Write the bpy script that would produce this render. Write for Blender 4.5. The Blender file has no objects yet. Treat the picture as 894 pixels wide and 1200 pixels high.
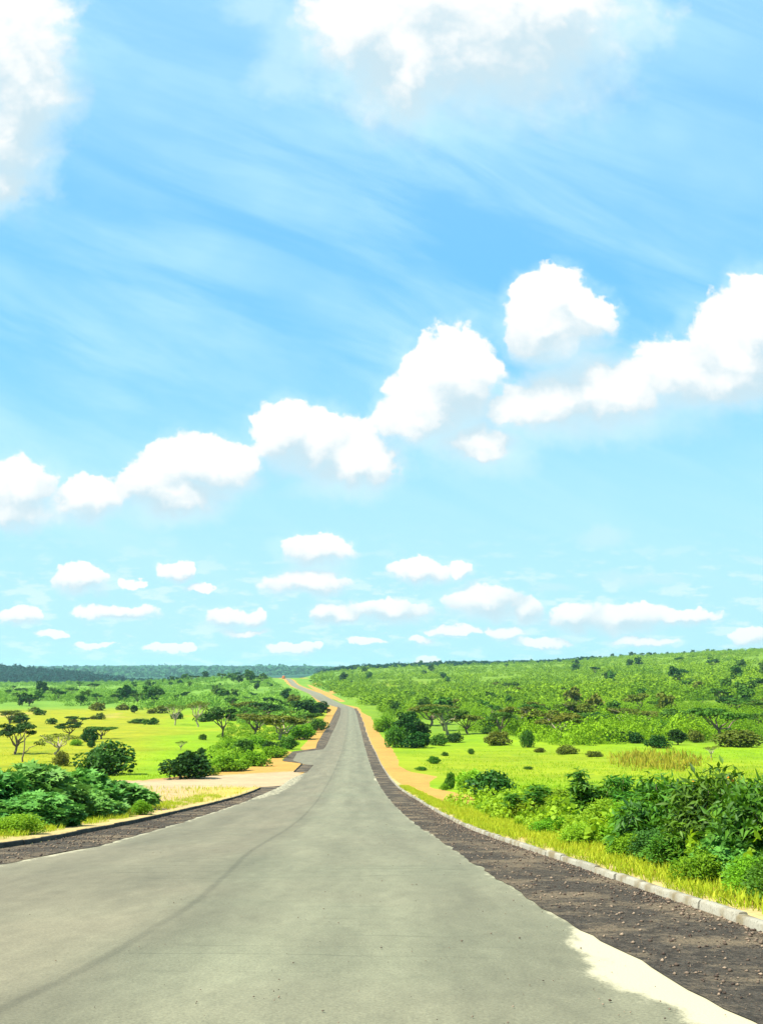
import bpy, bmesh, math, random
import numpy as np
from mathutils import Vector

random.seed(7)
RNG = np.random.default_rng(11)
scene = bpy.context.scene
COL = scene.collection
R = math.radians

# ------------------------------------------------------------------ camera geometry
FPX, CX, CY, HOR = 1150.0, 447.0, 600.0, 790.0
TH = math.atan((HOR - CY) / FPX)
cT, sT = math.cos(TH), math.sin(TH)

def m_of(v):            # z / y of a photo row
    v = np.asarray(v, float)
    return (FPX * sT + (CY - v) * cT) / (FPX * cT - (CY - v) * sT)
def t_of(u, v):         # x / y of a photo pixel
    u = np.asarray(u, float); v = np.asarray(v, float)
    return (u - CX) / (FPX * cT - (CY - v) * sT)
def project(x, y, z):
    d = y * cT + z * sT
    return CX + FPX * x / d, CY - FPX * (z * cT - y * sT) / d

# ------------------------------------------------------------------ small numerics
def pchip(xk, yk, x):
    xk = np.asarray(xk, float); yk = np.asarray(yk, float); x = np.asarray(x, float)
    h = np.diff(xk); d = np.diff(yk) / h
    mm = np.zeros_like(yk)
    for i in range(1, len(xk) - 1):
        if d[i - 1] * d[i] > 0:
            w1 = 2 * h[i] + h[i - 1]; w2 = h[i] + 2 * h[i - 1]
            mm[i] = (w1 + w2) / (w1 / d[i - 1] + w2 / d[i])
    mm[0] = d[0]; mm[-1] = d[-1]
    i = np.clip(np.searchsorted(xk, x) - 1, 0, len(h) - 1)
    s = (x - xk[i]) / h[i]; sc = np.clip(s, 0, 1)
    h00 = 2 * sc**3 - 3 * sc**2 + 1; h10 = sc**3 - 2 * sc**2 + sc
    h01 = -2 * sc**3 + 3 * sc**2; h11 = sc**3 - sc**2
    out = h00 * yk[i] + h10 * h[i] * mm[i] + h01 * yk[i + 1] + h11 * h[i] * mm[i + 1]
    out = out + np.where(s < 0, s * h[0] * mm[0], 0) + np.where(s > 1, (s - 1) * h[-1] * mm[-1], 0)
    return out
def sstep(a, b, x):
    t = np.clip((x - a) / (b - a), 0, 1); return t * t * (3 - 2 * t)
def _hash(ix, iy, seed):
    h = (ix.astype(np.int64) * 374761393 + iy.astype(np.int64) * 668265263 + seed * 1442695041) & 0xFFFFFFFF
    h = ((h ^ (h >> 13)) * 1274126177) & 0xFFFFFFFF
    return ((h ^ (h >> 16)) & 0xFFFF) / 65535.0
def vnoise(x, y, seed=0):
    x = np.asarray(x, float); y = np.asarray(y, float)
    ix = np.floor(x); iy = np.floor(y); fx = x - ix; fy = y - iy
    fx = fx * fx * (3 - 2 * fx); fy = fy * fy * (3 - 2 * fy)
    a = _hash(ix, iy, seed); b = _hash(ix + 1, iy, seed); c = _hash(ix, iy + 1, seed); d = _hash(ix + 1, iy + 1, seed)
    return (a * (1 - fx) + b * fx) * (1 - fy) + (c * (1 - fx) + d * fx) * fy
def fbm(x, y, seed=0, o=4):
    r = 0; a = 0.5; s = 0
    for k in range(o):
        r = r + a * vnoise(x * 2**k + 13.7 * k, y * 2**k - 7.1 * k, seed + k); s += a; a *= 0.5
    return r / s
def in_poly(px, py, poly):
    inside = np.zeros(np.shape(px), bool); n = len(poly)
    for i in range(n):
        x1, y1 = poly[i]; x2, y2 = poly[(i + 1) % n]
        if y1 == y2: continue
        c = ((y1 > py) != (y2 > py)) & (px < (x2 - x1) * (py - y1) / (y2 - y1) + x1)
        inside ^= c
    return inside

# ------------------------------------------------------------------ road profile
_V = np.array([1181, 1144, 1074, 999, 965, 920, 870, 848, 837, 830, 824, 812.5, 803.6, 794.8])
_Y = np.array([5.24, 6.36, 9.4, 17.7, 30, 68, 188, 318, 414, 490, 600, 800, 1000, 1200.])
_Z = m_of(_V) * _Y
_Yk = np.concatenate([[-60, -30, -10, 0], _Y, [1260, 1400, 2000, 4000]])
_Zk = np.concatenate([[0.2, -0.15, -0.62, -1.03], _Z, [_Z[-1] + 0.3, _Z[-1] - 2, -30, -60]])
def _s(y): return np.log(np.maximum(np.asarray(y, float), -79) + 80)
def z_road(y): return pchip(_s(_Yk), _Zk, _s(y))

YS = np.concatenate([np.arange(-40, 4, 2.0), np.arange(4, 20, 0.3), np.arange(20, 60, 0.5), np.arange(60, 110, 0.8),
                     np.arange(110, 160, 0.9), np.arange(160, 260, 2.0), np.arange(260, 640, 4.0), np.arange(640, 1300, 10.0),
                     np.arange(1300, 2600, 22.0), np.geomspace(2600, 22000, 90)])
YR = YS[YS <= 1300]
_yy = np.linspace(4, 1200, 24000)
_vv = project(0 * _yy, _yy, z_road(_yy))[1]
_vm = np.minimum.accumulate(_vv)
def y_of_v(v): return np.interp(-np.asarray(v, float), -_vm, _yy)
def road_pt(u, v):
    y = y_of_v(v); return (float(t_of(u, v) * y), float(y))

ASL = [(0,1013),(60,1002),(111,992),(190,970),(215,963),(236,956),(283,940.5),(318,926),(329,921),(340,913),(358,905),(366.5,897),(353.7,895),
       (343,891),(348,882),(356,880.3),(378,878),(380,876),(383,870.7),(388,859.5),(394,848),(398.2,837),(398.6,830),(379,824),
       (361.5,812.5),(342,803.6),(333.6,794.8)]
ASR = [(900,1198),(830,1162),(765,1130),(725,1108),(685,1087),(640,1061),(599,1036),(558,1011),(534,994.5),(509,978),(478,957),(457,936),(446.5,922),(441.5,913),(437.6,904),(434,895),
       (430,882),(426.6,870.7),(423.8,859.5),(421,848),(418.2,837),(415,830),(399,824),(376,812.5),(350.5,803.6),(339,794.8)]
KER = [(960,1119),(894,1094),(817,1066),(754,1044),(671,1014),(624,998.6),(596,989),(557,975),(520,957),(492,940),(468,925),(456.6,913),(451,904),(445.4,895),
       (440,882),(434,870.7),(429.8,859.5),(426.5,848),(422.5,837),(418,830)]
KEL = [(0,995),(60,985.5),(120,972.5),(168,963),(216,951),(271,937.5),(295,929.5),(306,924.5)]
def wpts(px, pre=(), post=()):
    p = list(pre) + [road_pt(u, v) for u, v in px] + list(post)
    return np.array(p)
W_ASL = wpts(ASL, pre=[(-6.9, -60), (-6.75, 8)], post=[(-160, 1300)])
W_ASR = wpts(ASR, pre=[(2.3, -60), (2.05, 2)], post=[(-153, 1300)])
W_KER = wpts(KER, pre=[(4.6, -60)])
W_KEL = wpts(KEL, pre=[(-8.2, -60), (-7.7, 8)])
def fx(W, y): return np.interp(y, W[:, 1], W[:, 0])
_cl = [(-2.0, -60), (-1.9, 9.4), (-2.28, 17.7), (-2.55, 30), (-3.65, 68), (-6.9, 188), (-10.9, 318), (-14, 414), (-16.8, 490), (-31, 600), (-53, 800), (-86, 1000), (-118, 1200), (-150, 1300), (-400, 2600), (-400, 30000)]
_cl = np.array(_cl)
def xc(y): return pchip(_cl[:, 1], _cl[:, 0], y)

# ------------------------------------------------------------------ terrain
_TY = np.array([5, 30, 60, 100, 150, 190, 250, 300, 400, 500, 700, 900, 1200, 1500, 2000, 2500, 3000, 3600, 5000, 7000, 9000, 22000.])
def rr(y): return list(project(0 * np.array(y), np.array(y, float), z_road(np.array(y, float)))[1])
_near = rr([5, 30, 60, 100, 150, 190])
_COLS = {
 -700: _near + [858,851,840,832,821,813,804,796,790,794,776,790,795,784,792,790.5],
 -200: _near + [858,851,840,832,821,813,806,802,801,800,779,790,794,784,791,790.5],
 0:    _near + [857,850,839,831,820,813,806,802,801,801,784,790,792,784.5,790,790.5],
 100:  _near + [857,850,839,830,819,812,805,801,801,801,792,793,791,784,790,790.5],
 180:  _near + [857,850,839,829,817,809,801,799,801,802,803,802,792,783.5,790,790.5],
 260:  _near + [857,850,839,829,815,805,796,796,799,800,801,800,792,783.5,790,790.5],
 335:  _near + [858,850,838,828,817,807,795.5,796,798,798,797,796,790,783.5,790,790.5],
 400:  _near + [858,850,838,829,818,808.5,797.5,792,786,784.5,786,788,788,785,790,790.5],
 450:  _near + [858,849,838,829,816,807,796,789,783,782,784,786,788,788,790,790.5],
 520:  _near + [857,848,836,827,813,804,793,786,780.5,779,781,784,788,789,790,790.5],
 640:  _near[:3] + [899,879,866,855,846,834,822,808,798,787,780.5,776.5,777,780,784,788,789,790,790.5],
 760:  _near[:3] + [899,879,866,855,845,831,818,802,790,779,772.5,768.5,770,775,782,788,789,790,790.5],
 894:  _near[:3] + [899,880,868,855,844,828,813,796,783,771,765,762,764,771,780,787,789,790,790.5],
 1100: _near[:3] + [899,880,868,855,843,826,809,790,775,763,757,755,758,766,778,787,789,790,790.5],
 1700: _near[:3] + [899,880,868,854,842,824,806,785,768,755,749,748,752,762,776,787,789,790,790.5],
}
_CU = np.array(sorted(_COLS)); _CT = t_of(_CU, 820)
_CZ = [m_of(np.array(_COLS[c])) * _TY for c in _CU]
def side_z(x, y):
    x = np.asarray(x, float); y = np.asarray(y, float)
    t = x / np.maximum(y, 5)
    prof = np.stack([pchip(_s(_TY), zc, _s(np.maximum(y, 5))) for zc in _CZ])
    # smooth spline across columns
    i = np.clip(np.searchsorted(_CT, t) - 1, 0, len(_CT) - 2)
    f = np.clip((t - _CT[i]) / (_CT[i + 1] - _CT[i]), 0, 1)
    sh = np.shape(t)
    flat = prof.reshape(len(_CT), -1); ii = i.reshape(-1); k = np.arange(ii.size); ff = f.reshape(-1)
    def P(j): return flat[np.clip(j, 0, len(_CT) - 1), k]
    p0, p1, p2, p3 = P(ii - 1), P(ii), P(ii + 1), P(ii + 2)
    m1 = (p2 - p0) / 2; m2 = (p3 - p1) / 2
    z = (2*ff**3 - 3*ff**2 + 1) * p1 + (ff**3 - 2*ff**2 + ff) * m1 + (-2*ff**3 + 3*ff**2) * p2 + (ff**3 - ff**2) * m2
    z = z.reshape(sh)
    z = np.where(y < 5, z_road(y), z)
    return z
def ground_z(x, y):
    x = np.asarray(x, float); y = np.asarray(y, float)
    zr = z_road(np.minimum(y, 3000)); zs = side_z(x, y)
    L = np.abs(x - xc(y))
    w = sstep(12, 24 + 0.06 * np.maximum(y, 0), L)
    w = np.maximum(w, sstep(1220, 1500, y))
    bump = (fbm(x * 0.35, y * 0.35, 5) - 0.5) * 0.35 * sstep(8, 14, L) + (fbm(x * 0.03, y * 0.03, 8, 3) - 0.5) * 1.2 * sstep(20, 60, L) * sstep(60, 200, y) \
         + (fbm(x * 0.006, y * 0.006, 9, 3) - 0.5) * 5 * sstep(300, 900, y) * sstep(30, 90, L)
    z = zr * (1 - w) + zs * w + bump - 0.025
    # ground stands level with the tops of the kerbs behind them
    kr = fx(W_KER, y); z = z + 0.098 * sstep(0.07, 0.17, x - kr) * (y < 480)
    kl = fx(W_KEL, y); yend = W_KEL[-1, 1]
    z = z + 0.118 * sstep(0.04, 0.12, kl - x) * (1 - sstep(yend - 2, yend + 0.5, y))
    return z
def ground_pt(u, v, ymax=2500):
    ys = np.geomspace(6, ymax, 2500); xs = ys * t_of(u, v)
    vg = project(xs, ys, ground_z(xs, ys))[1]
    idx = np.argmax(vg <= v)
    if vg[idx] > v: idx = len(ys) - 1
    return float(xs[idx]), float(ys[idx]), float(ground_z(xs[idx], ys[idx]))

# ------------------------------------------------------------------ mesh + object helpers
def mesh_np(name, V, F, mats, uvw=None, cols=None, flts=None, smooth=False, fmat=None):
    me = bpy.data.meshes.new(name)
    V = np.ascontiguousarray(V, np.float32)
    if not isinstance(F, list): F = [F]
    F = [np.asarray(f, np.int32) for f in F if len(f)]
    nl = sum(f.size for f in F); nf = sum(len(f) for f in F)
    me.vertices.add(len(V)); me.vertices.foreach_set('co', V.ravel())
    me.loops.add(nl); me.polygons.add(nf)
    me.loops.foreach_set('vertex_index', np.concatenate([f.ravel() for f in F]))
    tot = np.concatenate([np.full(len(f), f.shape[1], np.int32) for f in F])
    st = np.concatenate([[0], np.cumsum(tot)[:-1]]).astype(np.int32)
    me.polygons.foreach_set('loop_start', st)
    try: me.polygons.foreach_set('loop_total', tot)
    except Exception: pass
    if smooth: me.polygons.foreach_set('use_smooth', np.ones(nf, bool))
    if fmat is not None: me.polygons.foreach_set('material_index', np.asarray(fmat, np.int32))
    me.update(calc_edges=True)
    for k, a in (cols or {}).items():
        at = me.attributes.new(k, 'FLOAT_COLOR', 'POINT')
        a = np.concatenate([a, np.ones((len(a), 1))], 1) if a.shape[1] == 3 else a
        at.data.foreach_set('color', np.ascontiguousarray(a, np.float32).ravel())
    for k, a in (flts or {}).items():
        at = me.attributes.new(k, 'FLOAT', 'POINT'); at.data.foreach_set('value', np.ascontiguousarray(a, np.float32))
    for m in (mats if isinstance(mats, (list, tuple)) else [mats]): me.materials.append(m)
    return me
def link(name, me, parent=None, loc=None, **props):
    o = bpy.data.objects.new(name, me); COL.objects.link(o)
    if parent is not None: o.parent = parent
    if loc is not None: o.location = loc
    for k, v in props.items():
        if v: o[k] = v
    return o
class Geo:
    def __init__(s): s.V = []; s.Q = []; s.T = []; s.n = 0; s.r = []
    def add(s, V, F, rnd=0.5):
        V = np.asarray(V, float); F = np.asarray(F)
        s.V.append(V); (s.Q if F.shape[1] == 4 else s.T).append(F + s.n); s.n += len(V)
        s.r.append(np.broadcast_to(np.asarray(rnd, float), (len(V),)))
    def mesh(s, name, mat, smooth=False):
        F = []
        if s.Q: F.append(np.concatenate(s.Q))
        if s.T: F.append(np.concatenate(s.T))
        return mesh_np(name, np.concatenate(s.V), F, mat, flts={'rnd': np.concatenate(s.r)}, smooth=smooth)
def tube(g, pts, rad, n=6, rnd=0.5):
    pts = np.asarray(pts, float); rad = np.broadcast_to(np.asarray(rad, float), (len(pts),))
    V = []
    for i in range(len(pts)):
        d = pts[min(i + 1, len(pts) - 1)] - pts[max(i - 1, 0)]; d = d / (np.linalg.norm(d) + 1e-9)
        a = np.cross(d, [0.3, 1, 0.1]); a /= np.linalg.norm(a) + 1e-9; b = np.cross(d, a)
        for k in range(n):
            an = 2 * math.pi * k / n
            V.append(pts[i] + rad[i] * (a * math.cos(an) + b * math.sin(an)))
    F = []
    for i in range(len(pts) - 1):
        for k in range(n):
            F.append([i*n+k, i*n+(k+1) % n, (i+1)*n+(k+1) % n, (i+1)*n+k])
    g.add(V, F, rnd)
def box(g, c, s, rnd=0.5):
    c = np.array(c); s = np.array(s) / 2
    V = np.array([[x, y, z] for x in (-1, 1) for y in (-1, 1) for z in (-1, 1)]) * s + c
    g.add(V, [[0,1,3,2],[4,6,7,5],[0,4,5,1],[2,3,7,6],[0,2,6,4],[1,5,7,3]], rnd)

LEAF = {
 'oval': (np.array([[0,0,0],[.45,.26,.05],[1,0,-.06],[.45,-.26,.05]]), np.array([[0,1,2,3]])),
 'clump': (np.array([[-.5,-.3,0],[.1,-.55,.12],[.55,.05,-.08],[-.1,.5,.1]]), np.array([[0,1,2,3]])),
 'long': (np.array([[0,0,0],[.4,.15,.06],[.4,0,0],[.4,-.15,.06],[1,0,-.22]]), np.array([[0,2,1],[0,3,2],[1,2,4],[2,3,4]])),
 'blade': (np.array([[0,-.035,0],[0,.035,0],[.6,.02,0],[1,0,-.12]]), np.array([[0,1,2],[0,2,3]])),
}
def _palm():
    V = [[0,0,0]]; F = []
    for k in range(7):
        a = R(-126 + 42 * k); l = [.62,.8,.95,1.0,.95,.8,.62][k]
        for da, rr_, z in ((-19, .60, .05), (0, 1, -.10), (19, .60, .05)):
            V.append([l*rr_*math.cos(a+R(da)), l*rr_*math.sin(a+R(da)), z])
        b = 1 + 3*k; F.append([0, b, b+1, b+2])
    return np.array(V), np.array(F)
LEAF['palm'] = _palm()
def unit(a): return a / (np.linalg.norm(a, axis=-1, keepdims=True) + 1e-9)
def leaves(g, P, A, N, S, kind, rnd):
    tv, tf = LEAF[kind]; A = unit(A); N = unit(N - A * (N * A).sum(1, keepdims=True)); B = np.cross(N, A)
    S = np.asarray(S)[:, None, None]
    V = P[:, None, :] + S * (tv[None, :, 0:1] * A[:, None] + tv[None, :, 1:2] * B[:, None] + tv[None, :, 2:3] * N[:, None])
    n, k = len(P), len(tv)
    F = (tf[None] + (np.arange(n) * k)[:, None, None]).reshape(-1, tf.shape[1])
    g.add(V.reshape(-1, 3), F, np.repeat(rnd, k))
def rand_dirs(rng, n, up=0.0):
    d = rng.normal(size=(n, 3)); d[:, 2] += up; return unit(d)
def foliage(g, rng, blobs, n, size, kind, droop=0.0, shell=0.45, spread=.7, upn=.5):
    """blobs: (cx,cy,cz,rx,ry,rz). leaves over the lumpy shells of the blobs."""
    B = np.array(blobs, float); w = (B[:,3]*B[:,4] + B[:,3]*B[:,5] + B[:,4]*B[:,5]); w /= w.sum()
    idx = rng.choice(len(B), n, p=w); b = B[idx]
    d = rand_dirs(rng, n, .25)
    rad = shell + (1 - shell) * np.sqrt(rng.random(n)); rad *= 0.86 + 0.28 * rng.random(n)
    P = b[:, :3] + d * b[:, 3:6] * rad[:, None]
    nrm = unit(d * 0.9 + rng.normal(size=(n, 3)) * spread * .6 + np.array([0, 0, upn]))
    A = rng.normal(size=(n, 3)) * spread + d * .8; A[:, 2] -= droop
    S = size * (0.65 + 0.7 * rng.random(n))
    br = _hash(idx.astype(float), idx.astype(float) * 3, 5) * .5 + rng.random(n) * .5
    leaves(g, P, A, nrm, S, kind, br)

# ------------------------------------------------------------------ materials
def new_mat(name):
    m = bpy.data.materials.new(name); m.use_nodes = True
    nt = m.node_tree; nt.nodes.clear(); return m, nt
class NT:
    def __init__(s, nt): s.nt = nt
    def n(s, typ, ins=None, **kw):
        nd = s.nt.nodes.new(typ)
        for k, v in kw.items(): setattr(nd, k, v)
        for k, v in (ins or {}).items():
            sock = nd.inputs[k]
            if hasattr(v, 'is_output') or isinstance(v, bpy.types.NodeSocket): s.nt.links.new(v, sock)
            else: sock.default_value = v
        return nd
    def math(s, op, a, b=0.0, c=None, clamp=False):
        nd = s.nt.nodes.new('ShaderNodeMath'); nd.operation = op; nd.use_clamp = clamp
        for i, v in enumerate((a, b) if c is None else (a, b, c)):
            if isinstance(v, bpy.types.NodeSocket): s.nt.links.new(v, nd.inputs[i])
            else: nd.inputs[i].default_value = v
        return nd.outputs[0]
    def vmath(s, op, a, b=None, c=None):
        nd = s.nt.nodes.new('ShaderNodeVectorMath'); nd.operation = op
        for i, v in enumerate([q for q in (a, b, c) if q is not None]):
            if isinstance(v, bpy.types.NodeSocket): s.nt.links.new(v, nd.inputs[i])
            else: nd.inputs[i].default_value = v
        return nd
    def mix(s, f, a, b, mode='MIX'):
        nd = s.nt.nodes.new('ShaderNodeMix'); nd.data_type = 'RGBA'; nd.blend_type = mode; nd.clamp_factor = True
        for k, v in ((0, f), (6, a), (7, b)):
            if isinstance(v, bpy.types.NodeSocket): s.nt.links.new(v, nd.inputs[k])
            else: nd.inputs[k].default_value = (tuple(v) + (1,) if k and len(v) == 3 else v)
        return nd.outputs[2]
    def ramp(s, f, a, b):
        nd = s.nt.nodes.new('ShaderNodeMapRange'); nd.interpolation_type = 'SMOOTHSTEP'
        s.nt.links.new(f, nd.inputs[0])
        for i, v in ((1, a), (2, b)):
            if isinstance(v, bpy.types.NodeSocket): s.nt.links.new(v, nd.inputs[i])
            else: nd.inputs[i].default_value = v
        return nd.outputs[0]
    def noise(s, vec, scale, detail=4, rough=.55, dist=0.0):
        nd = s.n('ShaderNodeTexNoise', {'Vector': vec, 'Scale': scale, 'Detail': detail, 'Roughness': rough, 'Distortion': dist})
        return nd
def attr(t, name): return t.n('ShaderNodeAttribute', attribute_name=name)
def leaf_mat(name, c_dark, c_light, trans=.25, rough=.55, spec=.3, objvar=.25):
    m, nt = new_mat(name); t = NT(nt)
    r = attr(t, 'rnd').outputs['Fac']
    oi = t.n('ShaderNodeObjectInfo').outputs['Random']
    col = t.mix(r, c_dark, c_light)
    hsv = t.n('ShaderNodeHueSaturation', {'Color': col, 'Saturation': 1.0,
              'Hue': t.math('MULTIPLY_ADD', oi, .03, .485), 'Value': t.math('MULTIPLY_ADD', oi, objvar, 1 - objvar / 2)})
    p = t.n('ShaderNodeBsdfPrincipled', {'Base Color': hsv.outputs[0], 'Roughness': rough, 'Specular IOR Level': spec})
    if trans > 0:
        tr = t.n('ShaderNodeBsdfTranslucent', {'Color': t.mix(.5, hsv.outputs[0], (c_light[0]*1.3, c_light[1]*1.3, c_light[2]))})
        mx = t.n('ShaderNodeMixShader', {0: trans}); nt.links.new(p.outputs[0], mx.inputs[1]); nt.links.new(tr.outputs[0], mx.inputs[2]); out = mx.outputs[0]
    else: out = p.outputs[0]
    t.n('ShaderNodeOutputMaterial', {'Surface': out}); return m
def flat_mat(name, c, rough=.7, spec=.3, var=.3, scale=8, metal=0.0):
    m, nt = new_mat(name); t = NT(nt)
    co = t.n('ShaderNodeTexCoord').outputs['Object']
    n = t.noise(co, scale, 5).outputs[0]
    k = t.math('MULTIPLY_ADD', n, var * 2, 1 - var)
    col = t.vmath('SCALE', tuple(c)); nt.links.new(k, col.inputs[3])
    p = t.n('ShaderNodeBsdfPrincipled', {'Base Color': col.outputs[0], 'Roughness': rough, 'Specular IOR Level': spec, 'Metallic': metal})
    t.n('ShaderNodeOutputMaterial', {'Surface': p.outputs[0]}); return m

M = {}
M['castor'] = leaf_mat('castor_leaf', (.014,.095,.010), (.170,.400,.060), .2, .6, .2)
M['mango'] = leaf_mat('dark_glossy_leaf', (.005,.034,.003), (.100,.230,.010), .28, .55, .25)
M['sun'] = leaf_mat('yellow_green_leaf', (.095,.185,.006), (.270,.400,.014), .4, .65, .2)
M['mid'] = leaf_mat('mid_green_leaf', (.022,.100,.006), (.095,.225,.012), .3, .6, .2)
M['bushg'] = leaf_mat('deep_green_leaf', (.010,.060,.006), (.060,.165,.014), .2, .6, .2)
M['dark'] = leaf_mat('dark_leaf', (.007,.034,.004), (.030,.095,.008), .12, .7, .15)
M['tree'] = leaf_mat('tree_leaf', (.026,.080,.006), (.080,.170,.012), .2, .7, .15)
M['olive'] = leaf_mat('olive_leaf', (.060,.085,.008), (.150,.175,.014), .2, .7, .15)
M['pale'] = leaf_mat('pale_leaf', (.060,.110,.012), (.130,.200,.020), .3, .7, .15)
M['bright'] = leaf_mat('bright_leaf', (.075,.185,.006), (.200,.370,.014), .38, .7, .15)
M['scrub'] = leaf_mat('scrub_leaf', (.070,.155,.006), (.200,.325,.010), .25, .8, .1, 0)
M['scrubl'] = leaf_mat('slope_scrub_leaf', (.060,.150,.014), (.220,.370,.040), .25, .8, .1, 0)
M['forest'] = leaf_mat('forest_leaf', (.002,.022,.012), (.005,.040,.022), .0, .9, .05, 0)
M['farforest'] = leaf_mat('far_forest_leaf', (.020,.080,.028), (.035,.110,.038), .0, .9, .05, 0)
M['grassy'] = leaf_mat('verge_grass_blade', (.230,.310,.006), (.480,.510,.030), .4, .7, .2, 0)
M['grassg'] = leaf_mat('green_grass_blade', (.140,.260,.003), (.250,.370,.004), .4, .7, .2, 0)
M['grassr'] = leaf_mat('red_grass_stalk', (.200,.150,.020), (.330,.300,.025), .3, .8, .1, 0)
M['bark'] = flat_mat('bark', (.16,.12,.09), .9, .1, .4, 6)
M['bark_pale'] = flat_mat('pale_bark', (.34,.28,.20), .9, .1, .4, 6)
M['stem'] = flat_mat('green_stem', (.09,.12,.03), .7, .2, .3, 6)
M['flower'] = flat_mat('orange_petal', (.80,.24,.01), .6, .2, .15, 3)
M['kerb'] = None

def concrete_mat(name, c, dirt):
    m, nt = new_mat(name); t = NT(nt)
    co = t.n('ShaderNodeTexCoord').outputs['Object']
    r = attr(t, 'rnd').outputs['Fac']
    n1 = t.noise(co, 3.0, 6).outputs[0]; n2 = t.noise(co, 40, 4).outputs[0]
    c1 = t.mix(t.ramp(n1, .42, .68), c, dirt)
    c2 = t.mix(t.ramp(n2, .50, .75), c1, tuple(x * .5 for x in c))
    hs = t.n('ShaderNodeHueSaturation', {'Color': c2, 'Value': t.math('MULTIPLY_ADD', r, .35, .8)})
    bp = t.n('ShaderNodeBump', {'Strength': .5, 'Distance': .01, 'Height': n2})
    p = t.n('ShaderNodeBsdfPrincipled', {'Base Color': hs.outputs[0], 'Roughness': .9, 'Specular IOR Level': .2, 'Normal': bp.outputs[0]})
    t.n('ShaderNodeOutputMaterial', {'Surface': p.outputs[0]}); return m
M['kerb'] = concrete_mat('kerb_concrete', (.25,.235,.18), (.15,.12,.065))
M['kerbl'] = concrete_mat('kerb_concrete_shaded', (.055,.048,.038), (.02,.018,.014))  # same kerb concrete, with the shade on its road-side face put into the colour

def asphalt_mat():
    m, nt = new_mat('worn_asphalt'); t = NT(nt)
    co = t.n('ShaderNodeTexCoord').outputs['Object']
    lat = attr(t, 'lat').outputs['Fac']; dust = attr(t, 'dust').outputs['Fac']
    sx = t.vmath('MULTIPLY', co, (1, .12, 1)).outputs[0]
    n_big = t.noise(co, .25, 4).outputs[0]; n_st = t.noise(sx, 1.6, 5).outputs[0]
    n_fine = t.noise(co, 55, 3, .7).outputs[0]; n_mid = t.noise(t.vmath('MULTIPLY', co, (1, .35, 1)).outputs[0], 6, 5, .65).outputs[0]
    n_gr = t.n('ShaderNodeTexVoronoi', {'Vector': co, 'Scale': 38}).outputs['Distance']
    base = t.mix(t.ramp(n_big, .35, .65), (.138,.124,.076), (.124,.122,.074))
    # right-hand lane surface is a little greener, the other browner
    side = t.ramp(t.math('ADD', lat, t.math('MULTIPLY', n_big, .6)), -.3, .9)
    base = t.mix(side, t.mix(.6, base, (.136,.119,.072)), t.mix(.6, base, (.136,.134,.080)))
    st = t.math('MULTIPLY_ADD', n_st, .7, .65)
    md = t.math('MULTIPLY_ADD', n_mid, .56, .72)
    fn = t.math('MULTIPLY_ADD', n_fine, 1.3, .35)
    k = t.math('MULTIPLY', t.math('MULTIPLY', t.math('MULTIPLY', st, md), fn), t.math('MULTIPLY_ADD', t.noise(t.vmath('MULTIPLY', co, (1, .10, 1)).outputs[0], .9, 6, .62, .5).outputs[0], .55, .73))
    # wheel bands and the paving joint, broken by noise
    def band(c, w, amt):
        d = t.math('ABSOLUTE', t.math('SUBTRACT', t.math('ADD', lat, t.math('MULTIPLY_ADD', n_st, .10, -.05)), c))
        b = t.math('SUBTRACT', 1, t.ramp(d, w * .2, w))
        return t.math('SUBTRACT', 1, t.math('MULTIPLY', b, amt))
    k = t.math('MULTIPLY', k, band(0.0, .07, .20))
    k = t.math('MULTIPLY', k, band(0.16, .40, .08))
    k = t.math('MULTIPLY', k, band(1.0, .6, -.07))
    k = t.math('MULTIPLY', k, band(2.6, .6, .09))
    k = t.math('MULTIPLY', k, band(-2.3, .8, .10))
    # thin hairline marks and cracks running across
    cr = t.n('ShaderNodeTexWave', {'Vector': t.vmath('MULTIPLY', co, (.25, 1.0, 1)).outputs[0], 'Scale': .55, 'Distortion': 9.0, 'Detail': 4.0, 'Detail Scale': 1.4},
             wave_type='BANDS', bands_direction='Y').outputs['Fac']
    crm = t.math('MULTIPLY', t.ramp(cr, .965, .995), t.ramp(n_big, .5, .62))
    k = t.math('MULTIPLY', k, t.math('MULTIPLY_ADD', crm, -.22, 1))
    vs = t.vmath('SCALE', base); nt.links.new(k, vs.inputs[3])
    # pale grit specks
    spk = t.math('MULTIPLY', t.ramp(n_gr, .14, .05), t.ramp(n_mid, .44, .60))
    c = t.mix(t.math('MULTIPLY', spk, .7), vs.outputs[0], (.32,.30,.22))
    dn = t.ramp(t.math('ADD', dust, t.math('ADD', t.math('MULTIPLY_ADD', n_mid, 1.1, -.55), t.math('MULTIPLY_ADD', n_fine, .5, -.25))), .38, .82)
    c = t.mix(t.math('MULTIPLY', dn, .9), c, (.40,.36,.23))
    h = t.math('ADD', t.math('MULTIPLY', n_fine, 1.0), t.math('MULTIPLY', n_mid, .6))
    bp = t.n('ShaderNodeBump', {'Strength': .35, 'Distance': .012, 'Height': h})
    p = t.n('ShaderNodeBsdfPrincipled', {'Base Color': c, 'Roughness': .8, 'Specular IOR Level': .3, 'Normal': bp.outputs[0]})
    t.n('ShaderNodeOutputMaterial', {'Surface': p.outputs[0]}); return m
M['asphalt'] = asphalt_mat()
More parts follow.
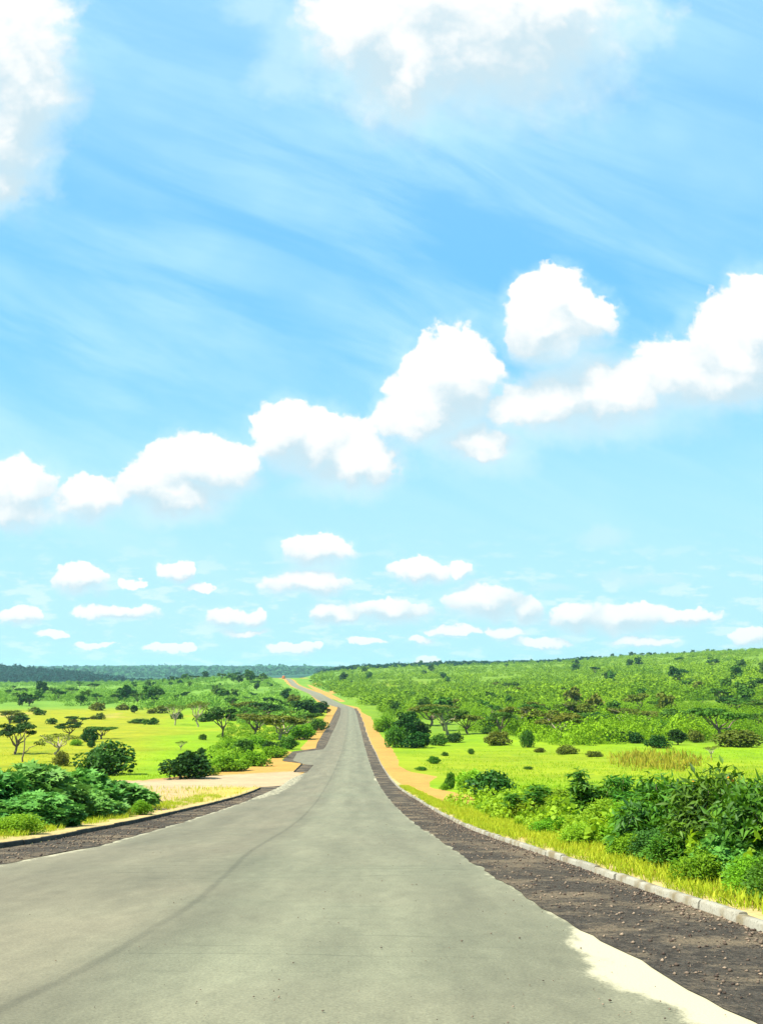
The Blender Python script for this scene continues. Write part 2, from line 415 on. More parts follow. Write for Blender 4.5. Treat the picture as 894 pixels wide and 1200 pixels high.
def gravel_mat():
    m, nt = new_mat('dark_tarred_gravel'); t = NT(nt)
    co = t.n('ShaderNodeTexCoord').outputs['Object']
    n1 = t.noise(co, .8, 5).outputs[0]; n2 = t.noise(co, 9, 6, .7).outputs[0]; n3 = t.noise(co, 60, 3, .7).outputs[0]
    v = t.n('ShaderNodeTexVoronoi', {'Vector': co, 'Scale': 30}).outputs['Distance']
    c = t.mix(t.ramp(n2, .3, .7), (.028,.023,.017), (.078,.065,.047))
    c = t.mix(t.math('MULTIPLY', t.ramp(n3, .52, .70), .8), c, (.13,.10,.075))
    c = t.mix(t.math('MULTIPLY', t.ramp(t.math('ADD', n1, t.math('MULTIPLY', n2, .35)), .64, .80), .75), c, (.185,.140,.085))
    h = t.math('ADD', t.math('MULTIPLY', n3, 1.0), t.math('ADD', t.math('MULTIPLY', n2, 1.5), v))
    bp = t.n('ShaderNodeBump', {'Strength': .9, 'Distance': .03, 'Height': h})
    p = t.n('ShaderNodeBsdfPrincipled', {'Base Color': c, 'Roughness': .95, 'Specular IOR Level': .15, 'Normal': bp.outputs[0]})
    t.n('ShaderNodeOutputMaterial', {'Surface': p.outputs[0]}); return m
M['gravel'] = gravel_mat()
M['stone'] = leaf_mat('loose_stone', (.045,.033,.025), (.26,.20,.13), 0, .9, .1, 0)

def ground_mat():
    m, nt = new_mat('ground_cover'); t = NT(nt)
    co = t.n('ShaderNodeTexCoord').outputs['Object']
    zc = attr(t, 'zone').outputs['Color']; dirt = attr(t, 'dirt').outputs['Fac']; dc = attr(t, 'dirtcol').outputs['Color']
    far = attr(t, 'far').outputs['Fac']
    n1 = t.noise(co, 1.3, 6, .65).outputs[0]; n2 = t.noise(co, .12, 6, .6).outputs[0]; n3 = t.noise(co, 14, 4, .7).outputs[0]
    n4 = t.noise(co, .03, 7, .65).outputs[0]
    k = t.math('MULTIPLY', t.math('MULTIPLY_ADD', n1, .7, .65), t.math('MULTIPLY_ADD', n2, .7, .65))
    k = t.math('MULTIPLY', k, t.math('MULTIPLY_ADD', n4, .5, .75))
    g = t.vmath('SCALE', zc); nt.links.new(k, g.inputs[3])
    gv = t.mix(t.math('MULTIPLY', t.ramp(n2, .48, .70), .30), g.outputs[0], (.20,.19,.015))
    n5 = t.noise(t.vmath('MULTIPLY', co, (.6, .25, 1)).outputs[0], .35, 6, .65).outputs[0]
    gv = t.mix(t.math('MULTIPLY', t.ramp(n5, .48, .64), .35), gv, (.085,.165,.008))
    gv = t.mix(far, gv, g.outputs[0])
    kd = t.math('MULTIPLY', t.math('MULTIPLY_ADD', n3, .7, .65), t.math('MULTIPLY', t.math('MULTIPLY_ADD', n1, .8, .6), t.math('MULTIPLY_ADD', n2, .5, .75)))
    d = t.vmath('SCALE', dc); nt.links.new(kd, d.inputs[3])
    dm = t.ramp(t.math('ADD', dirt, t.math('MULTIPLY_ADD', n1, .9, -.45)), .40, .58)
    c = t.mix(dm, gv, d.outputs[0])
    bp = t.n('ShaderNodeBump', {'Strength': .6, 'Distance': .05, 'Height': t.math('ADD', n1, t.math('MULTIPLY', n3, .3))})
    p = t.n('ShaderNodeBsdfPrincipled', {'Base Color': c, 'Roughness': .95, 'Specular IOR Level': .1, 'Normal': bp.outputs[0]})
    t.n('ShaderNodeOutputMaterial', {'Surface': p.outputs[0]}); return m
M['ground'] = ground_mat()

# ------------------------------------------------------------------ ground sheet
TC = np.concatenate([-np.geomspace(3.2, .47, 40), np.arange(-.46, .4601, .0017), np.geomspace(.47, 3.2, 40)])
XX = TC[None, :] * np.maximum(YS, 12)[:, None]; YY = np.repeat(YS[:, None], len(TC), 1)
ZZ = ground_z(XX, YY)
yc = np.maximum(YY, 5.5)
UU, VV = project(XX, yc, np.where(YY < 5.5, z_road(yc), ZZ))
LL = XX - xc(YY)

def soft(mask, it=2):
    a = mask.astype(float)
    for _ in range(it):
        b = a.copy(); b[1:-1] = (a[:-2] + 2 * a[1:-1] + a[2:]) / 4
        a = b.copy(); a[:, 1:-1] = (b[:, :-2] + 2 * b[:, 1:-1] + b[:, 2:]) / 4
    return a
D_ISLAND = [(351,905.5),(356,896),(352,894.5),(329,891),(343,880.8),(330,880),(318,887),(309,893),(298,898),(282,902),(230,908),(168,914)]
D_ROAD = [(-400,930),(0,918),(168,914.5),(236,909.5),(294,906.5),(352,903.5),(350,921),(331,922.5),(306,922.5),(240,923),(168,925.5),(0,934),(-400,950)]
D_PATCH = [(306,922),(240,922),(168,924),(150,935),(150,953),(168,962),(216,950),(271,938),(306,925)]
D_STRIPL = [(354,879),(372,879),(386,858),(399,837),(399,829),(392,824),(380,825),(384,835),(377.5,845.5),(367,859),(360,869),(352,877)]
D_RIGHT = [(415,829),(424,835),(434,840),(443,857),(451,868),(459.7,877.7),(466,890),(468,898),(481,904.6),(513,910),(503,916),(504,923),(540,930),(566,933),(558,943),(545,949),
           (520,947),(500,935),(480,922),(464,914),(450,905),(440,884),(430,860),(418,832)]
D_SPOT = [(344,865),(360,864.5),(358,867),(345,867.5)]
D_FAR = [[(352,798),(343,795),(350,797),(368,804.5),(390,814),(405,822),(399,823),(385,816),(366,807)], [(352,793),(362,793),(362,795),(352,795)], [(362,800),(376,801),(378,804.5),(370,803.5)],
         [(385,809),(396,810),(395,813),(388,812.5)]]
near_ok = (YY > 5.5)
dirt = np.zeros_like(XX); dcol = np.zeros(XX.shape + (3,)) + np.array([.33,.190,.045])
for poly in (D_ISLAND, D_STRIPL, D_RIGHT): dirt = np.maximum(dirt, (in_poly(UU, VV, poly) & near_ok & (YY < 520)))
mr = in_poly(UU, VV, D_ROAD) & near_ok & (YY < 520); mp = in_poly(UU, VV, D_PATCH) & near_ok
dirt = np.maximum(dirt, mr); dirt = np.maximum(dirt, mp * .80)
for p_ in D_FAR: dirt = np.maximum(dirt, (in_poly(UU, VV, p_) & (YY > 500) & (YY < 1300)) * .9)
dirt = np.maximum(dirt, in_poly(UU, VV, D_SPOT) * near_ok * .8)
dirt = soft(dirt, 2)
mrs = soft(mr, 2)[..., None]; mps = soft(mp, 3)[..., None]
dcol = dcol * (1 - mps) + (np.array([.33,.22,.115]) * (1 - sstep(180, 300, UU))[..., None] + np.array([.36,.27,.05]) * sstep(180, 300, UU)[..., None]) * mps
dcol = dcol * (1 - mrs) + np.array([.32,.235,.135]) * mrs
# pale sandy strip right behind both kerbs
kr = fx(W_KER, YY); kl = fx(W_KEL, YY); yend = W_KEL[-1, 1]
stripR = (1 - sstep(.12, .40, XX - kr)) * (XX > kr - .3) * (YY < 300) * .55
stripL = (1 - sstep(.35, 1.0, kl - XX)) * (XX < kl + .3) * (YY < yend) * .85
sm = np.maximum(stripR, stripL)
dcol = np.where((sm > dirt)[..., None], np.array([.36,.27,.11]), dcol)
dirt = np.maximum(dirt, sm)
dirt = np.maximum(dirt, (np.abs(LL) < 6) * (YY < 1250) * .9)
# vegetation albedo by zone
c_verge = np.array([.27,.25,.030]); c_yel = np.array([.225,.220,.008]); c_lime = np.array([.150,.250,.003]); c_hill = np.array([.110,.190,.010])
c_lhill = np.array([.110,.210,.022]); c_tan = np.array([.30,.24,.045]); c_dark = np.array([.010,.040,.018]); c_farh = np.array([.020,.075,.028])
nz = fbm(XX * .02, YY * .02, 21); nz2 = fbm(XX * .008, YY * .004, 33)
def lay(base, col, w): return base * (1 - w[..., None]) + col * w[..., None]
Z = np.zeros(XX.shape + (3,)) + c_verge
Z = lay(Z, c_lime, sstep(20, 60, YY))
left = 1 - sstep(-.05, .0, XX / np.maximum(YY, 12))
yelw = left * (1 - sstep(120, 215, UU + (nz2 - .5) * 160)) * sstep(60, 90, YY)
Z = lay(Z, c_yel, yelw * .85)
Z = lay(Z, c_yel, left * sstep(.50, .62, nz) * .6 * sstep(60, 90, YY))
Z = lay(Z, c_yel, (1 - left) * sstep(868, 876, VV) * (1 - sstep(905, 925, VV)) * sstep(.42, .62, nz2) * .5 * (YY > 60))
Z = lay(Z, c_tan, left * (VV < 841) * (VV > 826) * (YY > 250) * (UU < 215) * sstep(.46, .60, fbm(XX * .03, YY * .012, 44)))
hl = left * (1 - sstep(827, 834, VV + (nz - .5) * 6)) * (YY > 200)
Z = lay(Z, c_lhill, hl)
hr = (1 - left) * (1 - sstep(856, 866, VV - 10 * sstep(560, 680, UU))) * (YY > 120)
Z = lay(Z, c_hill, hr)
Z = lay(Z, c_yel * .8, (1 - left) * (YY > 250) * (YY < 1700) * sstep(.55, .7, nz2) * .4)
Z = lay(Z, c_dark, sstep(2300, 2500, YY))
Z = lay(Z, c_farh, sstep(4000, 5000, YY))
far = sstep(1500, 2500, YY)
nr, nc = XX.shape
I = (np.arange(nr - 1)[:, None] * nc + np.arange(nc - 1)[None, :]).ravel()
F = np.stack([I, I + 1, I + 1 + nc, I + nc], 1)
me = mesh_np('ground', np.stack([XX, YY, ZZ], -1).reshape(-1, 3), F, M['ground'], cols={'zone': Z.reshape(-1, 3), 'dirtcol': dcol.reshape(-1, 3)},
             flts={'dirt': dirt.ravel(), 'far': far.ravel()}, smooth=True)
link('ground', me, kind='structure', label='green and yellow savanna ground with orange sandy verges, running up to the hills', category='ground')

# ------------------------------------------------------------------ asphalt and shoulders
def strip(name, xl, xr, ys, ncol, lift, mat, attrs=None):
    s = np.linspace(0, 1, ncol + 1)
    X = xl[:, None] * (1 - s) + xr[:, None] * s; Y = np.repeat(ys[:, None], ncol + 1, 1); Zr = z_road(Y) + lift
    r, c = X.shape; I = (np.arange(r - 1)[:, None] * c + np.arange(c - 1)[None, :]).ravel()
    F = np.stack([I, I + 1, I + 1 + c, I + c], 1)
    return mesh_np(name, np.stack([X, Y, Zr], -1).reshape(-1, 3), F, mat, flts={k: f(X, Y).ravel() for k, f in (attrs or {}).items()}, smooth=True)
def dustf(X, Y):
    yv = np.maximum(Y, 5); u, v = project(X, yv, z_road(yv))
    d = np.zeros_like(X)
    patch = [(662,1098),(690,1085),(730,1106),(770,1128),(830,1158),(905,1196),(905,1225),(860,1208),(812,1192),(752,1172),(708,1152),(684,1130)]
    d = np.maximum(d, in_poly(u, v, patch) * (Y > 4) * 1.0)
    d = np.maximum(d, .62 * (1 - sstep(0, .30, fx(W_ASR, Y) - X)) * (Y < 300))
    d = np.maximum(d, .66 * (1 - sstep(0, .45, X - fx(W_ASL, Y))) * (Y < 80))
    mouth = [(305,925),(330,921),(345,905),(358,904),(352,915),(330,930),(300,938)]
    d = np.maximum(d, in_poly(u, v, mouth) * .55)
    d = np.maximum(d, in_poly(u, v, [(437,912),(470,913.5),(470,916.5),(437,914.5)]) * .8)
    d = np.maximum(d, in_poly(u, v, [(340,903),(375,898),(410,906),(380,911),(350,914)]) * .35)
    d = np.maximum(d, .42 * sstep(500, 800, Y))
    return soft(d, 1)
link('road', strip('road', fx(W_ASL, YR), fx(W_ASR, YR), YR, 56, .0, M['asphalt'], {'lat': lambda X, Y: X - xc(Y), 'dust': dustf}), kind='structure',
     label='worn grey asphalt road running downhill then climbing the far hill', category='road')
ysh = YS[YS <= 490]
wob = (fbm(ysh * 1.3, ysh * 0, 3) - .5) * .16 + (vnoise(ysh * 5, ysh * 0, 4) - .5) * .05
link('gravel_shoulder', strip('gravel_shoulder', fx(W_ASR, ysh) - .06 + wob, fx(W_KER, ysh) + .02, ysh, 6, .006, M['gravel']), kind='structure',
     label='dark broken gravel shoulder along the road beside the long pale kerb', category='shoulder')
def poly_sheet(name, pts, lift, mat):
    bm = bmesh.new(); vs = [bm.verts.new((x, y, 0)) for x, y in pts]; bm.faces.new(vs)
    ylo = min(p[1] for p in pts); yhi = max(p[1] for p in pts)
    for y in YS:
        if ylo < y < yhi:
            bmesh.ops.bisect_plane(bm, geom=bm.verts[:] + bm.edges[:] + bm.faces[:], plane_co=(0, y, 0), plane_no=(0, 1, 0), dist=1e-5)
    for v in bm.verts: v.co.z = float(z_road(v.co.y)) + lift
    bmesh.ops.triangulate(bm, faces=bm.faces[:]); bmesh.ops.recalc_face_normals(bm, faces=bm.faces[:])
    me = bpy.data.meshes.new(name); bm.to_mesh(me); bm.free(); me.materials.append(mat)
    if me.polygons and me.polygons[0].normal.z < 0: me.flip_normals()
    return me
_yl = np.arange(10, float(W_ASL[W_ASL[:, 0] > -60][:, 1].min()) + 300, .35); _yt = road_pt(329, 921.5)[1]; _yl = _yl[_yl < _yt]
P1 = [(-8.15, -40), (-6.85, -40)] + [(float(fx(W_ASL, q) + .03 + (fbm(q * 1.1, q * 0, 6) - .5) * .22 + (vnoise(q * 4, q * 0, 7) - .5) * .08), float(q)) for q in _yl] + [road_pt(330, 920.8)] + [tuple(p) for p in wpts([(306,922.5),(295,929.5),(271,937.5),(216,951),(168,963),(120,972.5),(60,985.5),(0,995)])]
link('gravel_shoulder', poly_sheet('gravel_shoulder_near', P1, .006, M['gravel']), kind='structure', label='dark gravel shoulder tapering to a point at the dirt side road', category='shoulder')
P2 = [tuple(p) for p in wpts([(345.5,904.5),(359.5,905.2),(367.5,896.5),(355,895.8)])]
link('gravel_shoulder', poly_sheet('gravel_shoulder_patch', P2, .006, M['gravel']), kind='structure', label='small dark gravel patch just past the dirt side road', category='shoulder')
P3 = [tuple(p) for p in wpts([(354.5,894.6),(343,891),(348,882.6),(357,880.8),(379,878),(381,876),(384,870.7),(389,859.5),(394.8,848),(399,837),(399.5,830),(396,828),(395,831),(391.5,837),(386,848),(378.3,859.5),(371.6,870.7),(370,877),(343,880.7),(331,890.5),(332,891.8)])]
link('gravel_shoulder', poly_sheet('gravel_shoulder_bay', P3, .006, M['gravel']), kind='structure', label='dark gravel shoulder curving round the lay-by past the junction', category='shoulder')

def kerb(name, W, y0, y1, side, mat, blk=1.0, h=.085, w=.10):
    """kerb blocks along the world polyline; side=+1 puts the block outside (+x)."""
    ys = np.linspace(y0, y1, int((y1 - y0) * 8)); xs = fx(W, ys); zs = z_road(ys)
    # soften the corners of the polyline
    ker = np.ones(25) / 25; xp = np.pad(xs, 12, mode='edge'); xs2 = np.convolve(xp, ker, 'valid'); xs2[:12] = xs[:12]; xs2[-12:] = xs[-12:]
    P = np.stack([xs2, ys, zs], 1); L = np.concatenate([[0], np.cumsum(np.linalg.norm(np.diff(P, axis=0), axis=1))])
    g = Geo(); s = 0.0
    while s < L[-1] - .1:
        b = blk * (1 if s < 220 else 4)
        e = min(s + b - .006, L[-1])
        a = np.array([np.interp(q, L, P[:, 0]) for q in (s, e)]); c = np.array([np.interp(q, L, P[:, 1]) for q in (s, e)]); d = np.array([np.interp(q, L, P[:, 2]) for q in (s, e)])
        dx, dy = a[1] - a[0], c[1] - c[0]; l = math.hypot(dx, dy) + 1e-9; nx, ny = side * dy / l, -side * dx / l
        j = random.uniform(-.012, .012); hj = h + random.uniform(-.010, .010); V = []
        prof = [(0, -.06), (.012, hj - .02), (.03, hj), (w - .01, hj + .002), (w, hj - .01), (w, -.06)]
        for q in (0, 1):
            jt = j + random.uniform(-.006, .006)
            for o_, z_ in prof: V.append([a[q] + nx * (o_ + jt), c[q] + ny * (o_ + jt), d[q] + z_])
        n = len(prof); Fq = [[k, k + 1, n + k + 1, n + k] for k in range(n - 1)]
        g.add(V, Fq, random.random()); g.add(V, [[0, 1, 2, 3], [0, 3, 4, 5]], .5); g.add(V, [[n, n+3, n+2, n+1], [n, n+5, n+4, n+3]], .5)
        s += b
    return g.mesh(name, mat)
link('kerb', kerb('kerb', W_KER, -30, 478, +1, M['kerb']), kind='structure', label='long pale concrete kerb curving along the dark gravel shoulder', category='kerb')
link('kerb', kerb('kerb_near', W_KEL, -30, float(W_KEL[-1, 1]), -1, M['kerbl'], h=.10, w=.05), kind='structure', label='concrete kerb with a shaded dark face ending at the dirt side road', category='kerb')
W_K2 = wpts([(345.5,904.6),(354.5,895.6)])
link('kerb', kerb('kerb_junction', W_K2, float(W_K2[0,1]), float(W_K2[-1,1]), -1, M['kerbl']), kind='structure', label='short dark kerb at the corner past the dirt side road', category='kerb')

# loose stones on the shoulders
g = Geo()
OC = np.array([[1,0,0],[-1,0,0],[0,1,0],[0,-1,0],[0,0,1],[0,0,-1.]]); OF = np.array([[0,2,4],[2,1,4],[1,3,4],[3,0,4],[2,0,5],[1,2,5],[3,1,5],[0,3,5]])
def stones(n, yr, xf, smin, smax, pw=2.5):
    y = yr[0] + (yr[1] - yr[0]) * RNG.random(n)**1.4; x = xf(y); z = z_road(y)
    S = smin + (smax - smin) * RNG.random(n)**pw * (1 + y / 60)
    V = OC[None] * (S[:, None, None] * (0.6 + .8 * RNG.random((n, 6, 1)))) * np.array([1, 1, .6])
    a = RNG.random(n) * 6.28; ca, sa = np.cos(a)[:, None], np.sin(a)[:, None]
    Vx = V[..., 0] * ca - V[..., 1] * sa; Vy = V[..., 0] * sa + V[..., 1] * ca
    V = np.stack([Vx + x[:, None], Vy + y[:, None], V[..., 2] + z[:, None] + .008 + S[:, None] * .25], -1)
    g.add(V.reshape(-1, 3), (OF[None] + (np.arange(n) * 6)[:, None, None]).reshape(-1, 3), np.repeat(RNG.random(n)**1.5, 6))
stones(7000, (4, 46), lambda y: fx(W_ASR, y) + (fx(W_KER, y) - fx(W_ASR, y)) * np.random.default_rng(1).random(len(y)), .003, .020, 5)
stones(3500, (4, 60), lambda y: fx(W_KER, y) - .02 - .35 * np.random.default_rng(2).random(len(y))**2, .006, .022, 3)
stones(2500, (15, 55), lambda y: fx(W_KEL, y) + .02 + (fx(W_ASL, y) - fx(W_KEL, y)) * np.random.default_rng(3).random(len(y)), .006, .026, 4)
stones(500, (4, 30), lambda y: fx(W_ASR, y) - 2.5 * np.random.default_rng(4).random(len(y))**2, .003, .010, 4)
stones(260, (4, 20), lambda y: -4 + 5 * np.random.default_rng(5).random(len(y)), .003, .008, 4)
link('gravel', g.mesh('gravel', M['stone']), kind='stuff', label='loose small stones lying along the dark road shoulders', category='gravel')

# ------------------------------------------------------------------ grass
def blades(name, X, Y, H, mat, rnd=None, up=1.6, wscale=1.0, **props):
    n = len(X); Zb = ground_z(X, Y) - .01
    A = RNG.normal(size=(n, 3)) * .55; A[:, 2] = up
    N = RNG.normal(size=(n, 3)); N[:, 2] *= .3
    tv, tf = LEAF['blade']; sv = tv.copy(); sv[:, 1] *= wscale
    LEAF['_b'] = (sv, tf); g = Geo(); leaves(g, np.stack([X, Y, Zb], 1), A, N, H, '_b', rnd if rnd is not None else RNG.random(n))
    return link(name, g.mesh(name, mat), kind='stuff', **props)
n = 90000; y = 5 + 60 * RNG.random(n)**1.3; off = RNG.random(n)**1.1
wid = np.interp(y, [5, 12, 25, 40, 65], [2.2, 1.6, 1.5, 1.4, 1.2])
x = fx(W_KER, y) + .10 + off * wid
keep = fbm(x * 3.5, y * 3.5, 71) * .5 + fbm(x * .9, y * .9, 73) * .5 + .35 * off > .50
keep &= ~((y > 45) & (off > .55))
x, y = x[keep], y[keep]
blades('verge_grass', x, y, (.05 + .13 * RNG.random(len(x))**1.5) * (0.6 + .8 * fbm(x, y, 9)), M['grassy'], wscale=.75, category='grass', label='yellow dry grass on the verge behind the long pale kerb')
n = 26000; y = 8 + 45 * RNG.random(n); x = fx(W_KEL, y) - .5 - 1.6 * RNG.random(n)
u, v = project(x, y, z_road(y)); keep = (fbm(x * 1.6, y * 1.6, 72) > .52)
x, y = x[keep], y[keep]
blades('verge_grass', x, y, .05 + .14 * RNG.random(len(x)), M['grassy'], wscale=.8, category='grass', label='yellow dry grass on the sandy verge beside the dark faced kerb')
# dry wisps over the sandy patch by the side road
n = 9000; y = 30 + 45 * RNG.random(n); x = -22 + 17 * RNG.random(n); u, v = project(x, y, z_road(y))
keep = in_poly(u, v, D_PATCH) & (fbm(x * .8, y * .8, 75) > .50)
blades('dry_grass', x[keep], y[keep], .10 + .2 * RNG.random(keep.sum()), M['grassy'], wscale=1.6, category='grass', label='dry ochre grass on the sandy patch between kerb and side road')
# field grass
def field(n, tr, yr, hmin, hmax, mat, cond, seed, wscale, up=1.6, **props):
    rg = np.random.default_rng(seed); y = yr[0] * (yr[1] / yr[0])**rg.random(n); t = tr[0] + (tr[1] - tr[0]) * rg.random(n); x = t * y
    z = ground_z(x, y); u, v = project(x, y, z)
    k = cond(x, y, u, v); x, y = x[k], y[k]
    blades(props.pop('nm', 'field_grass'), x, y, (hmin + (hmax - hmin) * rg.random(len(x))), mat, up=up, wscale=wscale, **props)
okR = lambda x, y, u, v: (x - xc(y) > 9) & ~in_poly(u, v, D_RIGHT) & (x - fx(W_KER, y) > 2.2) & (fbm(x * .25, y * .25, 61) > .42)
field(60000, (-.03, .5), (22, 150), .10, .28, M['grassg'], okR, 41, 2.2, category='grass', label='bright green grass across the field beyond the long pale kerb')
okL = lambda x, y, u, v: (xc(y) - x > 9) & ~in_poly(u, v, D_ROAD) & ~in_poly(u, v, D_PATCH) & ~in_poly(u, v, D_ISLAND) & ~in_poly(u, v, D_STRIPL) & (fbm(x * .25, y * .25, 62) > .45)
field(20000, (-.5, -.05), (78, 200), .12, .25, M['grassg'], okL, 42, 2.2, category='grass', label='green and yellow grass in the meadow past the dirt side road')
okG = lambda x, y, u, v: (((u - 772) / 52)**2 + ((v - 893) / 11)**2 + (fbm(x * .5, y * .3, 66) - .5) * 3.0 < .75)
field(9000, (.15, .4), (80, 170), .4, 1.1, M['grassr'], okG, 43, 1.7, nm='reddish_grass', category='grass', label='tall reddish brown grass standing in the lime green field')

# ------------------------------------------------------------------ plant prototypes (unit size: crown width ~1, height ~1)
def limb(g, a, b, r0, r1, rng, n=4, wob=.04, seg=6):
    a = np.array(a, float); b = np.array(b, float); P = []
    for i in range(n + 1):
        s = i / n; p = a * (1 - s) + b * s
        if 0 < i < n: p = p + rng.normal(size=3) * wob * np.linalg.norm(b - a)
        P.append(p)
    tube(g, P, np.linspace(r0, r1, n + 1), seg)
def proto_acacia(seed, nleaf, size, h=.75, sparse=False):
    rng = np.random.default_rng(seed); gt = Geo(); gc = Geo(); blobs = []
    fork = np.array([rng.normal()*.03, rng.normal()*.03, h * rng.uniform(.22, .38)])
    limb(gt, (0, 0, -.03), fork, .035, .026, rng, 3)
    n = rng.integers(6, 9)
    for k in range(n):
        a = k * 2.399 + rng.random(); r = .10 + .26 * math.sqrt((k + .5) / n)
        tip = np.array([r * math.cos(a), r * math.sin(a), h * rng.uniform(.70, .95) - .25 * r**2])
        limb(gt, fork, tip, .020, .006, rng, 4, .06, 5)
        for q in range(3):
            t2 = tip + np.array([rng.normal()*.09, rng.normal()*.09, rng.uniform(.0, .07)])
            limb(gt, tip * .75 + fork * .25, t2, .008, .003, rng, 2, .05, 4)
        rx = rng.uniform(.13, .22); blobs.append((tip[0], tip[1], tip[2] + .03, rx, rx * rng.uniform(.8, 1.1), rng.uniform(.045, .075)))
    foliage(gc, rng, blobs, nleaf, size, 'clump', shell=.25, spread=1.0, upn=.9)
    return gt, gc
def proto_round(seed, nleaf, size, trunk=.22, flat=.8, kind='clump', nb=11, shell=.5):
    rng = np.random.default_rng(seed); gt = Geo(); gc = Geo(); blobs = []
    top = np.array([0, 0, trunk + .15]); limb(gt, (0, 0, -.04), top, .035, .022, rng, 3)
    for k in range(nb):
        a = k * 2.399 + rng.random()*.6; s = (k + .5) / nb; r = .33 * math.sqrt(1 - (s - .35)**2 / .7) * rng.uniform(.55, 1.0)
        c = np.array([r * math.cos(a), r * math.sin(a), trunk + (1 - trunk - .14) * s * flat / .8 * .92 + .06])
        limb(gt, (0, 0, trunk * .6), c, .014, .005, rng, 3, .05, 4)
        rr_ = rng.uniform(.13, .22); blobs.append((c[0], c[1], c[2], rr_, rr_, rr_ * rng.uniform(.65, .9)))
    blobs.append((0, 0, trunk + (1 - trunk) * .45, .26, .26, (1 - trunk) * .36))
    foliage(gc, rng, blobs, nleaf, size, kind, shell=shell, spread=.8, upn=.5)
    return gt, gc
def proto_shrub(seed, nleaf, size, kind='clump', nb=10, h=.75, droop=0.0, shell=.45, upn=.5, stems=True):
    rng = np.random.default_rng(seed); gt = Geo(); gc = Geo(); blobs = []
    for k in range(nb):
        a = k * 2.399 + rng.random()*.7; r = .36 * math.sqrt((k + .4) / nb)
        zt = h * (1 - (r / .5)**2 * .75) * rng.uniform(.72, 1.0)
        rr_ = rng.uniform(.12, .19); zc = max(zt - rr_, rr_ * .45)
        c = np.array([r * math.cos(a), r * math.sin(a), zc]); limb(gt, (c[0]*.25, c[1]*.25, -.04), c, .010, .004, rng, 3, .05, 4)
        blobs.append((c[0], c[1], c[2], rr_, rr_, rr_ * rng.uniform(.75, 1.1)))
        if zc > .3: blobs.append((c[0] * 1.12, c[1] * 1.12, zc * .5, rr_, rr_, zc * .5))
    blobs.append((0, 0, h * .38, .30, .30, h * .40))
    foliage(gc, rng, blobs, nleaf, size, kind, droop=droop, shell=shell, spread=.8, upn=upn)
    return gt, gc
def proto_bare(seed):
    rng = np.random.default_rng(seed); gt = Geo(); gc = Geo()
    limb(gt, (0, 0, -.03), (.03, 0, .55), .030, .020, rng, 4, .03)
    limb(gt, (.03, 0, .55), (.0, .02, .95), .020, .012, rng, 3, .05)
    limb(gt, (.01, 0, .30), (.38, .05, .55), .018, .010, rng, 4, .06)
    limb(gt, (.38, .05, .55), (.62, .0, .62), .010, .004, rng, 3, .06)
    limb(gt, (.0, 0, .95), (-.06, 0, 1.0), .010, .005, rng, 2, .05)
    limb(gt, (.0, 0, .93), (.07, .02, 1.0), .010, .005, rng, 2, .05)
    foliage(gc, rng, [(.45, .03, .62, .14, .12, .06), (.62, 0, .60, .12, .1, .06)], 120, .05, 'clump', shell=.2)
    return gt, gc
PROTO = {}; DIM = {}
def reg(name, gtgc, bark='bark', leafm='tree'):
    gt, gc = gtgc
    V = np.concatenate(gc.V); DIM[name] = (float(np.percentile(V[:, 2], 99.3)), float(np.percentile(np.abs(V[:, 0]), 98) + np.percentile(np.abs(V[:, 1]), 98)))
    PROTO[name] = (gt.mesh(name + '_trunk', M[bark]), gc.mesh(name + '_crown', M[leafm]))
for i in range(4): reg('acacia%d' % i, proto_acacia(100 + i, 1900, .040, h=.70 + .06 * (i % 2)))
for i in range(2): reg('thin%d' % i, proto_acacia(140 + i, 620, .036, h=.80), 'bark_pale')
for i in range(4): reg('round%d' % i, proto_round(200 + i, 2400, .055, trunk=.16 + .05 * (i % 2)))
for i in range(5): reg('shrub%d' % i, proto_shrub(300 + i, 2000, .050, nb=8 + i))
reg('bare0', proto_bare(400), 'bark')
for i in range(4): reg('farround%d' % i, proto_round(500 + i, 420, .12, trunk=.15, nb=7))
for i in range(4): reg('farshrub%d' % i, proto_shrub(520 + i, 300, .12, nb=7))
for i in range(3): reg('faracacia%d' % i, proto_acacia(540 + i, 330, .10, h=.72))
reg('castor0', proto_shrub(601, 3600, .086, 'palm', nb=15, h=.80, shell=.55, upn=.55), 'stem', 'castor')
reg('castor1', proto_shrub(602, 3600, .086, 'palm', nb=13, h=.85, shell=.55, upn=.55), 'stem', 'castor')
reg('castor2', proto_shrub(603, 3600, .086, 'palm', nb=16, h=.75, shell=.55, upn=.55), 'stem', 'castor')
for i in range(3): reg('leafy%d' % i, proto_shrub(620 + i, 7500, .045, 'oval', nb=13 + i, h=.80, shell=.45), 'stem', 'sun')
for i in range(2): reg('mango%d' % i, proto_shrub(640 + i, 5600, .085, 'long', nb=22 + i, h=.90, droop=.4, shell=.3), 'bark', 'mango')
def proto_sapling(seed):
    rng = np.random.default_rng(seed); gt = Geo(); gc = Geo(); blobs = []
    for s in range(4):
        a = s * 1.9 + rng.random(); base = np.array([.05*math.cos(a), .05*math.sin(a), 0]); tip = np.array([.20*math.cos(a)*rng.uniform(.4,1.3), .20*math.sin(a)*rng.uniform(.4,1.3), rng.uniform(.75, .98)])
        limb(gt, base, tip, .014, .004, rng, 5, .03, 5)
        for k in range(6):
            f = .30 + .70 * k / 5; c = base * (1 - f) + tip * f; c = c + rng.normal(size=3) * .035; r = .115 * (1.15 - .6 * f)
            blobs.append((c[0], c[1], c[2], r, r, r * .8))
    foliage(gc, rng, blobs, 2300, .085, 'long', droop=.35, shell=.25, spread=1.0)
    return gt, gc
reg('sapling0', proto_sapling(660), 'stem', 'mid'); reg('sapling1', proto_sapling(661), 'stem', 'mid')

